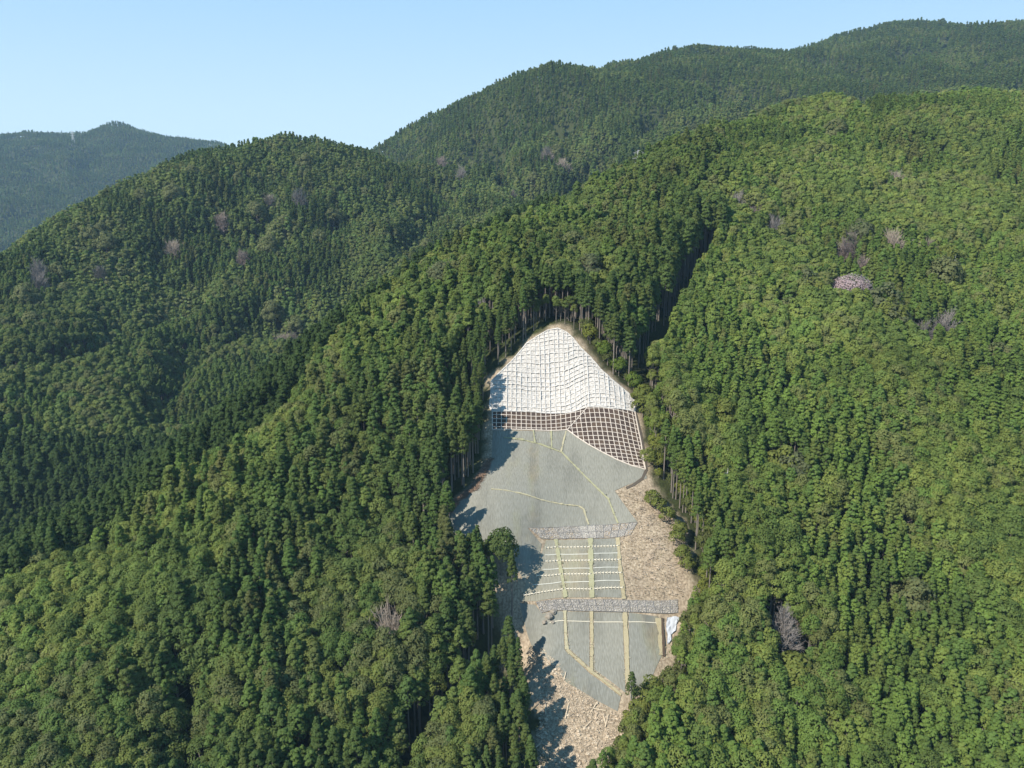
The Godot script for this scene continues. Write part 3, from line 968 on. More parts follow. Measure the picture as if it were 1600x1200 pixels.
	var drains := [
		["long grassy seam winding down across the upper netting to the wall", [Vector2(-2.3, -211.4), Vector2(3.2, -210.7), Vector2(8.2, -209.4), Vector2(14.1, -206.9), Vector2(16.0, -204.3), Vector2(20.0, -199.5), Vector2(23.6, -195.6), Vector2(25.9, -193.1), Vector2(26.9, -189.2), Vector2(27.7, -186.2)], 0.5, green],
		["pale curved seam across the lower part of the upper netting", [Vector2(-5.5, -192.9), Vector2(0.6, -192.1), Vector2(7.7, -191.3), Vector2(13.3, -191.3), Vector2(17.8, -191.4), Vector2(19.1, -190.6), Vector2(19.6, -188.4), Vector2(20.1, -186.7)], 0.42, straw],
		["short grassy seam under the point where band and wedge meet", [Vector2(15.7, -213.1), Vector2(14.8, -210.4), Vector2(13.9, -206.9)], 0.5, straw],
		["short grassy seam hanging below the crib band, middle of three", [Vector2(11.4, -213.7), Vector2(11.3, -208.3)], 0.5, green],
		["short grassy seam hanging below the crib band, leftmost of three", [Vector2(6.2, -213.7), Vector2(6.6, -209.7)], 0.45, green],
		["leftmost green drain strip running down the stepped terraces", [Vector2(11.3, -182.6), Vector2(12.1, -175.1), Vector2(13.1, -169.6)], 1.05, green],
		["middle green drain strip running down the stepped terraces", [Vector2(20.2, -182.7), Vector2(19.6, -174.2), Vector2(19.5, -169.2)], 1.3, green],
		["rough rightmost drain strip between terraces and dry brush", [Vector2(27.1, -182.1), Vector2(26.8, -174.2), Vector2(27.2, -168.9)], 1.0, pale],
		["leftmost straw drain strip of the lowest slope, above the diagonal", [Vector2(12.8, -167.5), Vector2(12.8, -164.1), Vector2(12.9, -160.1)], 0.85, straw],
		["middle straw drain strip of the lowest slope", [Vector2(19.2, -167.2), Vector2(19.0, -162.5), Vector2(18.2, -155.1)], 0.9, pale],
		["rightmost straw drain strip of the lowest slope, longest of three", [Vector2(27.2, -166.8), Vector2(27.0, -161.3), Vector2(26.2, -152.7)], 1.1, pale],
		["diagonal straw drain running down right across the lowest slope", [Vector2(12.9, -160.1), Vector2(18.2, -155.1), Vector2(24.5, -150.6)], 0.7, pale],
		["tan earth strip at the right edge of the lowest netting", [Vector2(35.3, -166.2), Vector2(35.4, -163.6), Vector2(34.9, -158.8)], 1.5, pale],
	]
	for r in drains:
		var g := Geo.new()
		ribbon(g, poly(r[1]), r[2], 0.25, 0.15, 0.8, 0.9)
		var o := thing("grassy_drain", r[0], "drain", Vector3.ZERO, "straw and grass drains on the netting")
		part("bank", g.mesh(r[3]), o)
		var where: Array = []
		var tint: Array = []
		var line := poly(r[1])
		var length := 0.0
		for k in line.size() - 1: length += line[k].distance_to(line[k + 1])
		for k in int(length * 5.0 * r[2]):
			var p: Vector2 = along(line, rng.randf()) + Vector2(rng.randf() - 0.5, rng.randf() - 0.5) * r[2] * 1.35
			var sz: float = (0.45 + 0.5 * rng.randf()) * 0.7
			where.append(Transform3D(Basis(Vector3.UP, rng.randf() * TAU).scaled(Vector3(sz, sz, sz)), on(p, 0.12)))
			var b := 0.75 + 0.5 * rng.randf()
			tint.append(([Color(0.230, 0.230, 0.111), Color(0.323, 0.297, 0.187), Color(0.391, 0.340, 0.238)][rng.randi() % 3] if r[3] == green else Color(0.43, 0.39, 0.28)) * b)
		copies("grass", straw_tuft, where, tint, o)
	var g2 := Geo.new()
	ribbon(g2, poly([Vector2(36.1, -166.3), Vector2(35.8, -162.4), Vector2(35.3, -158.6)]), 0.7, 0.35, 0.15, 1.0, 0.4)
	tag(part("dark_drain_pipe", g2.mesh(matte(lin(0.068, 0.051, 0.038))), self), "dark drain line beside the tan strip at the lowest netting's right edge", "drain")

func fences() -> void:
	var wood := matte(lin(0.47, 0.435, 0.35), false, 0.95)
	var white := matte(lin(0.442, 0.442, 0.391), false, 0.8)
	var soil := matte(lin(0.306, 0.238, 0.153), false, 1.0)
	var rows := [[Vector2(8.5, -180.1), Vector2(11.2, -180.6), Vector2(11.8, -180.6), Vector2(19.7, -180.0), Vector2(20.5, -180.1), Vector2(26.9, -179.8)], [Vector2(8.4, -178.3), Vector2(11.4, -178.7), Vector2(12.0, -178.7), Vector2(19.5, -177.8), Vector2(20.3, -177.9), Vector2(26.9, -177.8)], [Vector2(8.0, -176.6), Vector2(11.6, -177.0), Vector2(12.2, -177.0), Vector2(19.4, -176.0), Vector2(20.2, -176.0), Vector2(26.8, -176.1)], [Vector2(7.6, -174.7), Vector2(11.8, -175.1), Vector2(12.4, -175.1), Vector2(19.3, -174.2), Vector2(20.1, -174.2), Vector2(26.8, -174.4)], [Vector2(6.0, -173.3), Vector2(12.0, -173.8), Vector2(12.6, -173.8), Vector2(19.3, -173.0), Vector2(20.1, -173.1), Vector2(26.9, -173.3)], [Vector2(5.0, -171.7), Vector2(12.2, -172.3), Vector2(12.8, -172.2), Vector2(19.2, -171.7), Vector2(20.0, -171.7), Vector2(26.9, -171.9)], [Vector2(2.8, -170.4), Vector2(12.4, -171.0), Vector2(13.1, -171.0), Vector2(19.2, -170.5), Vector2(20.0, -170.5), Vector2(27.0, -170.7)]]
	var nth := ["first", "second", "third", "fourth", "fifth", "sixth", "seventh"]
	var seg := ["left", "middle", "right"]
	for k in 7:
		for q in 3:
			var r: Array = rows[k]
			fence(poly([r[q * 2], r[q * 2 + 1]]), k % 2 == 0, wood if k % 2 == 0 else white, soil, "%s terrace fence from the top, %s section, %s" % [nth[k], seg[q], "straw logs with stakes" if k % 2 == 0 else "thin white rail"])
	var low: Array = [Vector2(9.1, -165.9), Vector2(12.5, -165.9), Vector2(13.2, -165.8), Vector2(18.8, -165.7), Vector2(19.7, -165.6), Vector2(26.8, -165.2), Vector2(27.8, -165.2), Vector2(35.0, -165.4)]
	for q in 4:
		fence(poly([low[q * 2], low[q * 2 + 1]]), false, wood, soil, "pale rail across the lowest netting, %s of four sections" % ["leftmost", "second from left", "third from left", "rightmost"][q])

func fence(line: PackedVector2Array, staked: bool, mat: Material, soil: Material, label: String) -> void:
	var o := thing("log_fence", label, "fence", Vector3.ZERO, "low fences stepping down the scar")
	var g := Geo.new()
	ribbon(g, line, 0.3 if staked else 0.2, 0.34 if staked else 0.2, 0.05, 1.0, 0.2)
	part("rail", g.mesh(mat), o)
	if staked:
		var s := Geo.new()
		var a := on(line[0])
		var n := int(line[0].distance_to(line[1]) / 0.8)
		for k in n + 1:
			var p := line[0].lerp(line[1], float(k) / maxi(n, 1))
			var at := on(p) + Vector3(0, 0, 0.26)
			s.stick(at + Vector3(0, -0.3, 0), at + Vector3(0, 0.62, 0), 0.1, 0.09, 5)
		tag(part("stakes", s.mesh(mat), o), "", "", "", "stuff")

func walls() -> void:
	var greys: Array = []
	for c in [[0.246, 0.234, 0.217], [0.272, 0.255, 0.230], [0.306, 0.255, 0.196], [0.230, 0.221, 0.208], [0.408, 0.391, 0.357]]:
		var m := matte(lin(c[0], c[1], c[2]), false, 0.95)
		grain(m, Color(0.68, 0.67, 0.66), Color(1, 1, 0.98), 0.05, Vector3.ONE * 0.25, 51 + greys.size(), 2, true)
		m.heightmap_enabled = false
		greys.append(m)
	var steel := matte(lin(0.204, 0.200, 0.196), false, 0.6)
	var rocks: Array = [rock_mesh(matte(lin(0.272, 0.255, 0.238))), rock_mesh(matte(lin(0.204, 0.196, 0.183))), rock_mesh(matte(lin(0.323, 0.302, 0.264)))]
	for q in 2:
		var top := poly([Vector2(4.3, -183.8), Vector2(8.3, -184.8), Vector2(14.2, -186.0), Vector2(21.8, -186.5), Vector2(27.6, -186.1), Vector2(32.6, -185.3)] if q == 0 else [Vector2(5.9, -169.3), Vector2(9.4, -169.3), Vector2(12.9, -169.3), Vector2(19.4, -168.9), Vector2(27.0, -168.7), Vector2(40.3, -169.0)])
		var low := poly([Vector2(7.7, -182.2), Vector2(8.7, -182.4), Vector2(14.2, -182.9), Vector2(21.1, -182.8), Vector2(27.1, -182.3), Vector2(30.4, -182.2)] if q == 0 else [Vector2(7.1, -167.7), Vector2(9.6, -167.7), Vector2(13.0, -167.5), Vector2(19.3, -167.2), Vector2(26.9, -166.8), Vector2(40.1, -167.1)])
		var o := thing("gabion_wall", "upper stone filled steel cage wall across the scar below big netting" if q == 0 else "lower, longer stone filled steel cage wall above the lowest netting", "retaining wall", Vector3.ZERO, "gabion walls across the scar")
		var n := 13 if q == 0 else 17
		for i in n:
			var a := along(top, float(i) / n)
			var b := along(top, float(i + 1) / n)
			var c := along(low, float(i) / n)
			var d := along(low, float(i + 1) / n)
			for r in 2:
				var a3 := a.lerp(c, r * 0.5)
				var b3 := b.lerp(d, r * 0.5)
				var c3 := a.lerp(c, r * 0.5 + 0.5)
				var d3 := b.lerp(d, r * 0.5 + 0.5)
				var g := Geo.new()
				var lift := 0.0
				var gp := [on3(c3, a, c), on3(d3, b, d), on3(b3, b, d), on3(a3, a, c)]
				var mid: Vector3 = (gp[0] + gp[1] + gp[2] + gp[3]) * 0.25
				for k in 4: gp[k] = mid + (gp[k] - mid) * 0.975
				slab(g, gp[0], gp[1], gp[2], gp[3], 0.12 + 0.05 * rng.randf())
				var pick: int = 4 if q == 0 and i in [6, 7] else 2 if q == 0 and (i < 3 or rng.randf() < 0.3) else [0, 1, 3][rng.randi() % 3]
				part("stone_cage", g.mesh(greys[pick]), o)
			var p := Geo.new()
			var n3 := Vector3(0, 0.2, 0.2)
			p.stick(on3(c, a, c) + n3, on3(a, a, c) + n3 * 1.1, 0.06, 0.06, 4)
			part("post", p.mesh(steel), o)
		for v in 3:
			var where: Array = []
			var tint: Array = []
			for k in 420:
				var t := rng.randf() * 0.995
				var a := along(top, t)
				var c := along(low, t)
				var e := a.lerp(c, 0.04 + 0.92 * rng.randf())
				var sz := 0.11 + 0.14 * rng.randf()
				where.append(Transform3D(Basis(ball_dir(), rng.randf() * TAU).scaled(Vector3(sz, sz * 0.8, sz)), on3(e, a, c) + Vector3(0, 0.08, 0.08)))
				tint.append(Color.WHITE)
			copies("stones", rocks[v], where, tint, o)
		for r in 3:
			var p := Geo.new()
			for i in n:
				var e := [along(top, float(i) / n), along(low, float(i) / n), along(top, float(i + 1) / n), along(low, float(i + 1) / n)]
				var s: Vector2 = e[0].lerp(e[1], r * 0.5)
				var t: Vector2 = e[2].lerp(e[3], r * 0.5)
				p.stick(on3(s, e[0], e[1]) + Vector3(0, 0.2, 0.2), on3(t, e[2], e[3]) + Vector3(0, 0.2, 0.2), 0.035, 0.035, 4)
			part("rail", p.mesh(steel), o)

func on3(p: Vector2, a: Vector2, c: Vector2) -> Vector3:      # a point of a straight wall face between its top a and foot c
	var t := p.distance_to(a) / maxf(a.distance_to(c), 0.01)
	return Vector3(p.x, lerpf(gh(a.x, a.y), gh(c.x, c.y), t) + 0.05, p.y)

func along(line: PackedVector2Array, t: float) -> Vector2:
	var length := 0.0
	for k in line.size() - 1: length += line[k].distance_to(line[k + 1])
	var want := t * length
	for k in line.size() - 1:
		var s := line[k].distance_to(line[k + 1])
		if want <= s or k == line.size() - 2: return line[k].lerp(line[k + 1], want / s)
		want -= s
	return line[0]

func random_in(outline: PackedVector2Array) -> Vector2:
	var lo := outline[0]
	var hi := outline[0]
	for p in outline:
		lo = lo.min(p)
		hi = hi.max(p)
	for k in 60:
		var p := Vector2(lerpf(lo.x, hi.x, rng.randf()), lerpf(lo.y, hi.y, rng.randf()))
		if Geometry2D.is_point_in_polygon(p, outline): return p
	return outline[0]

func rock_mesh(mat: Material) -> ArrayMesh:
	var g := Geo.new()
	var nr := 5
	var nc := 8
	var ring: Array = []
	for r in nr + 1:
		var row: Array = []
		for c in nc:
			var a := PI * r / nr
			var b := TAU * c / nc
			var k := 0.75 + 0.45 * rng.randf() if r > 0 and r < nr else 0.85
			row.append(Vector3(sin(a) * cos(b), cos(a) * 0.7, sin(a) * sin(b)) * k)
		if r == 0 or r == nr:
			for c in nc: row[c] = row[0]
		ring.append(row)
	for r in nr:
		for c in nc:
			var a: Vector3 = ring[r][c]
			var b: Vector3 = ring[r][(c + 1) % nc]
			var d: Vector3 = ring[r + 1][c]
			var e: Vector3 = ring[r + 1][(c + 1) % nc]
			if r > 0: g.tri(a, b, e)
			if r < nr - 1: g.tri(a, e, d)
	return g.mesh(mat)

func straw_material() -> StandardMaterial3D:
	var m := matte(Color.WHITE, true, 1.0)
	m.cull_mode = BaseMaterial3D.CULL_DISABLED
	m.backlight_enabled = true
	m.backlight = Color(0.5, 0.5, 0.5)
	return m

func tuft_geo() -> Geo:
	var g := Geo.new()
	for k in 16:
		var a := rng.randf() * TAU
		var o := Vector3(cos(a), 0, sin(a))
		var s := Vector3(-o.z, 0, o.x) * 0.06
		var r := rng.randf() * 0.35
		var c := 0.85 + 0.3 * rng.randf()
		g.flat(o * r - s, o * r + s, o * (r + 0.4) + s * 0.4 + Vector3(0, 0.2, 0), o * (r + 0.4) - s * 0.4 + Vector3(0, 0.2, 0), Color(c, c, c))
	return g

func loose_cover() -> void:
	# dry straw and cut brush over the right-hand slope
	var straw_mat := straw_material()
	var tufts: Array = []
	for v in 3: tufts.append(tuft_geo().mesh(straw_mat))
	var sticks: Array = []
	for v in 3:
		var g := Geo.new()
		for k in 7:
			var p := Vector3(rng.randf() - 0.5, 0.1 + 0.2 * rng.randf(), rng.randf() - 0.5) * 1.2
			var d := Vector3(rng.randf() - 0.5, (rng.randf() - 0.5) * 0.4, rng.randf() - 0.5).normalized() * (0.25 + rng.randf() * 0.6)
			var c := 0.7 + 0.5 * rng.randf()
			g.stick(p - d, p + d, 0.04, 0.03, 4, Color(c, c, c))
		sticks.append(g.mesh(matte(Color.WHITE, true, 1.0)))
	var dry := poly([Vector2(27.8, -194.8), Vector2(36.6, -196.6), Vector2(41.8, -191.4), Vector2(45.0, -181.2), Vector2(44.4, -174.9), Vector2(41.4, -169.2), Vector2(27.9, -169.1), Vector2(27.5, -181.8), Vector2(32.9, -185.0), Vector2(30.6, -190.4)])
	var o := thing("dry_brush", "dry straw coloured brush and stubble covering the slope right of terraces", "dry grass")
	o.set_meta("kind", "stuff")
	for v in 3:
		var where: Array = []
		var tint: Array = []
		for k in 800:
			var p := random_in(dry)
			var s := 0.3 + 0.45 * rng.randf()
			where.append(Transform3D(Basis(Vector3.UP, rng.randf() * TAU).scaled(Vector3(s, s, s)), on(p, -0.05)))
			var b := 0.8 + 0.4 * rng.randf()
			tint.append(Color(0.561, 0.484, 0.374) * b if rng.randf() < 0.93 else Color(0.289, 0.272, 0.128) * b)
		copies("straw", tufts[v], where, tint, o)
		where = []
		tint = []
		for k in 30:
			where.append(Transform3D(Basis(Vector3.UP, rng.randf() * TAU), on(random_in(dry), 0.05)))
			var b := 0.7 + 0.6 * rng.randf()
			tint.append(Color(0.408, 0.340, 0.264) * b)
		copies("brushwood", sticks[v], where, tint, o)
	# felled wood and broken branches in the gully at the foot
	var foot := poly([Vector2(7.0, -162.3), Vector2(10.1, -157.5), Vector2(13.0, -152.6), Vector2(19.1, -149.1), Vector2(23.4, -147.3), Vector2(26.3, -149.0), Vector2(25.1, -144.4), Vector2(20.1, -136.9), Vector2(20.2, -126.1), Vector2(0.0, -126.5), Vector2(4.7, -137.0), Vector2(5.9, -146.7), Vector2(6.6, -155.1)])
	o = thing("wood_debris", "pale broken branches and wood chips strewn down the gully below the netting", "debris")
	o.set_meta("kind", "stuff")
	var stones: Array = [rock_mesh(matte(lin(0.33, 0.27, 0.20))), rock_mesh(matte(lin(0.39, 0.33, 0.25)))]
	for v in 3:
		var where: Array = []
		var tint: Array = []
		for k in 700:
			var s := 0.35 + 0.6 * rng.randf() * rng.randf()
			where.append(Transform3D(Basis(Vector3.UP, rng.randf() * TAU).scaled(Vector3(s, s, s)), on(random_in(foot), 0.05)))
			var b := 0.6 + 0.7 * rng.randf()
			tint.append(Color(0.53, 0.445, 0.335) * b)
		copies("branches", sticks[v], where, tint, o)
	for v in 2:
		var where: Array = []
		var tint: Array = []
		for k in 420:
			var s := 0.15 + 0.4 * rng.randf() * rng.randf()
			where.append(Transform3D(Basis(Vector3.UP, rng.randf() * TAU).scaled(Vector3(s, s, s)), on(random_in(foot), 0.05)))
			tint.append(Color.WHITE)
		copies("stones", stones[v], where, tint, o)
	var soil_rim := poly([Vector2(-16.3, -188.1), Vector2(-13.6, -190.7), Vector2(-9.4, -193.5), Vector2(-5.7, -204.4), Vector2(-6.5, -204.9), Vector2(-10.7, -194.6), Vector2(-15.0, -191.6), Vector2(-18.6, -188.4)])
	o = thing("twig_litter", "brown twigs and roots along the eroded left edge of upper netting", "debris")
	o.set_meta("kind", "stuff")
	var where2: Array = []
	var tint2: Array = []
	for k in 260:
		where2.append(Transform3D(Basis(Vector3.UP, rng.randf() * TAU), on(random_in(soil_rim), 0.05)))
		tint2.append(Color(0.255, 0.178, 0.128) * (0.6 + 0.6 * rng.randf()))
	copies("twigs", sticks[0], where2, tint2, o)
	# fallen logs one can pick out
	var log_mat := matte(lin(0.425, 0.357, 0.264), false, 0.95)
	for k in 16:
		var p := random_in(foot)
		var a := rng.randf() * TAU
		var length := 1.5 + 1.8 * rng.randf()
		var dir := Vector2(cos(a), sin(a)) * length * 0.5
		var g := Geo.new()
		var base := on(p)
		g.stick(on(p - dir, 0.25) - base, on(p + dir, 0.25) - base, 0.15, 0.12, 7)
		var mi := part("fallen_log", g.mesh(log_mat), self)
		mi.position = base
		tag(mi, "%s pale barkless log lying in the %s part of the debris gully" % ["long" if length > 2.4 else "short", "upper" if p.y < -143.0 else "middle" if p.y < -133.0 else "lower"], "log", "fallen logs in the debris gully")
	# boulders heaped in the tree shadow left of the lower wall
	var stone := matte(lin(0.340, 0.306, 0.255), false, 0.95)
	grain(stone, Color(0.6, 0.6, 0.6), Color(1, 1, 1), 0.05, Vector3.ONE * 0.6, 61)
	var pile := poly([Vector2(8.0, -167.0), Vector2(9.0, -166.7), Vector2(9.9, -166.8), Vector2(7.6, -166.5)])
	var words := ["largest pale boulder of the heap in tree shade left of lower wall", "upper right boulder of the heap left of lower wall", "lower left boulder of the heap left of lower wall", "small lower right boulder of the heap left of lower wall"]
	var off := [Vector2(0, 0), Vector2(1.0, -0.7), Vector2(-1.1, 0.6), Vector2(0.8, 0.9)]
	for k in 4:
		var mi := part("boulder", rock_mesh(stone), self)
		var s: float = [1.15, 0.8, 0.75, 0.55][k]
		mi.position = on(pile[1] + off[k], s * 0.35)
		mi.scale = Vector3(s, s, s)
		tag(mi, words[k], "boulder", "boulders heaped left of the lower wall")

func tarp_and_towers() -> void:
	var sheet := matte(lin(0.34, 0.36, 0.385), false, 0.6)
	var g := drape(poly([Vector2(37.3, -166.2), Vector2(38.6, -166.4), Vector2(40.4, -166.2), Vector2(39.4, -165.1), Vector2(39.1, -164.0), Vector2(37.8, -163.3), Vector2(37.7, -162.1), Vector2(36.5, -161.1), Vector2(37.0, -163.2), Vector2(36.8, -164.6)]), 0.0, 0.5)
	for k in g.v.size():
		var p := g.v[k]
		g.v[k] = p + Vector3(0, 0.25 + 0.8 * absf(fine.get_noise_2d(p.x * 45, p.z * 45)), 0)
	g.n = PackedVector3Array()
	g.n.resize(g.v.size())
	for k in range(0, g.i.size(), 3):
		var a := g.v[g.i[k]]
		var n := (g.v[g.i[k + 2]] - a).cross(g.v[g.i[k + 1]] - a).normalized()
		for q in 3: g.n[g.i[k + q]] = n
	tag(part("white_tarp", g.mesh(sheet), self), "crumpled white sheet lying at the right end of the lower wall", "tarp")
	var steel := matte(lin(0.468, 0.484, 0.493), false, 0.5)
	for q in 2:
		var p: Vector2 = ([Vector2(64.6, -408.7)])[0] if q == 0 else ([Vector2(-1265.4, -2325.1)])[0]
		var high := 25.0 if q == 0 else 46.0
		var r := 0.08 if q == 0 else 0.34
		var o := thing("transmission_tower", "steel lattice power pylon on the ridge above the scar" if q == 0 else "steel lattice power pylon on the distant blue mountain at left", "pylon", on(p), "power pylons")
		var foot := high * 0.09
		for s in 4:
			var c := Vector3(1 if s % 2 else -1, 0, 1 if s > 1 else -1)
			var l := Geo.new()
			l.stick(c * foot, c * 0.5 + Vector3(0, high, 0), r, r * 0.7, 4)
			part("leg", l.mesh(steel), o)
		var br := Geo.new()
		var turns := [Vector3(1, 0, 1), Vector3(-1, 0, 1), Vector3(-1, 0, -1), Vector3(1, 0, -1)]
		for k in 9:
			for s in 4:
				var w0 := lerpf(foot, 0.5, k / 9.0)
				var w1 := lerpf(foot, 0.5, (k + 1) / 9.0)
				br.stick(turns[s] * w0 + Vector3(0, high * k / 9.0, 0), turns[(s + 1) % 4] * w1 + Vector3(0, high * (k + 1) / 9.0, 0), r * 0.5, r * 0.5, 3)
				br.stick(turns[(s + 1) % 4] * w0 + Vector3(0, high * k / 9.0, 0), turns[s] * w1 + Vector3(0, high * (k + 1) / 9.0, 0), r * 0.5, r * 0.5, 3)
		part("bracing", br.mesh(steel), o)
		for k in 3:
			var a := Geo.new()
			var y := high * (0.72 + 0.11 * k)
			var half := high * (0.15 - 0.02 * k)
			for sgn in [-1.0, 1.0]:
				a.stick(Vector3(0, y, 0), Vector3(half * sgn, y, 0), r, r * 0.5, 4)
				a.stick(Vector3(0, y + high * 0.05, 0), Vector3(half * sgn, y, 0), r * 0.6, r * 0.5, 4)
			part("cross_arm", a.mesh(steel), o)

func tell_apart() -> void:          # things that would share a label get their place in the row from left to right
	var same := {}
	for o in get_children():
		if not o.has_meta("label"): continue
		var l: String = o.get_meta("label")
		if not same.has(l): same[l] = []
		same[l].append(o)
	var nth := ["", "second from left", "third from left", "fourth from left", "fifth from left", "sixth from left", "seventh from left", "eighth from left", "ninth from left", "tenth from left", "eleventh from left"]
	for l in same:
		var list: Array = same[l]
		if list.size() < 2 or list.size() > 12: continue
		list.sort_custom(func(a, b): return pixel(a.position).x < pixel(b.position).x)
		for k in list.size():
			var extra: String = "leftmost" if k == 0 else "rightmost" if k == list.size() - 1 else nth[k]
			if (l + " " + extra).split(" ", false).size() <= 16:
				list[k].set_meta("label", l + ", " + extra)

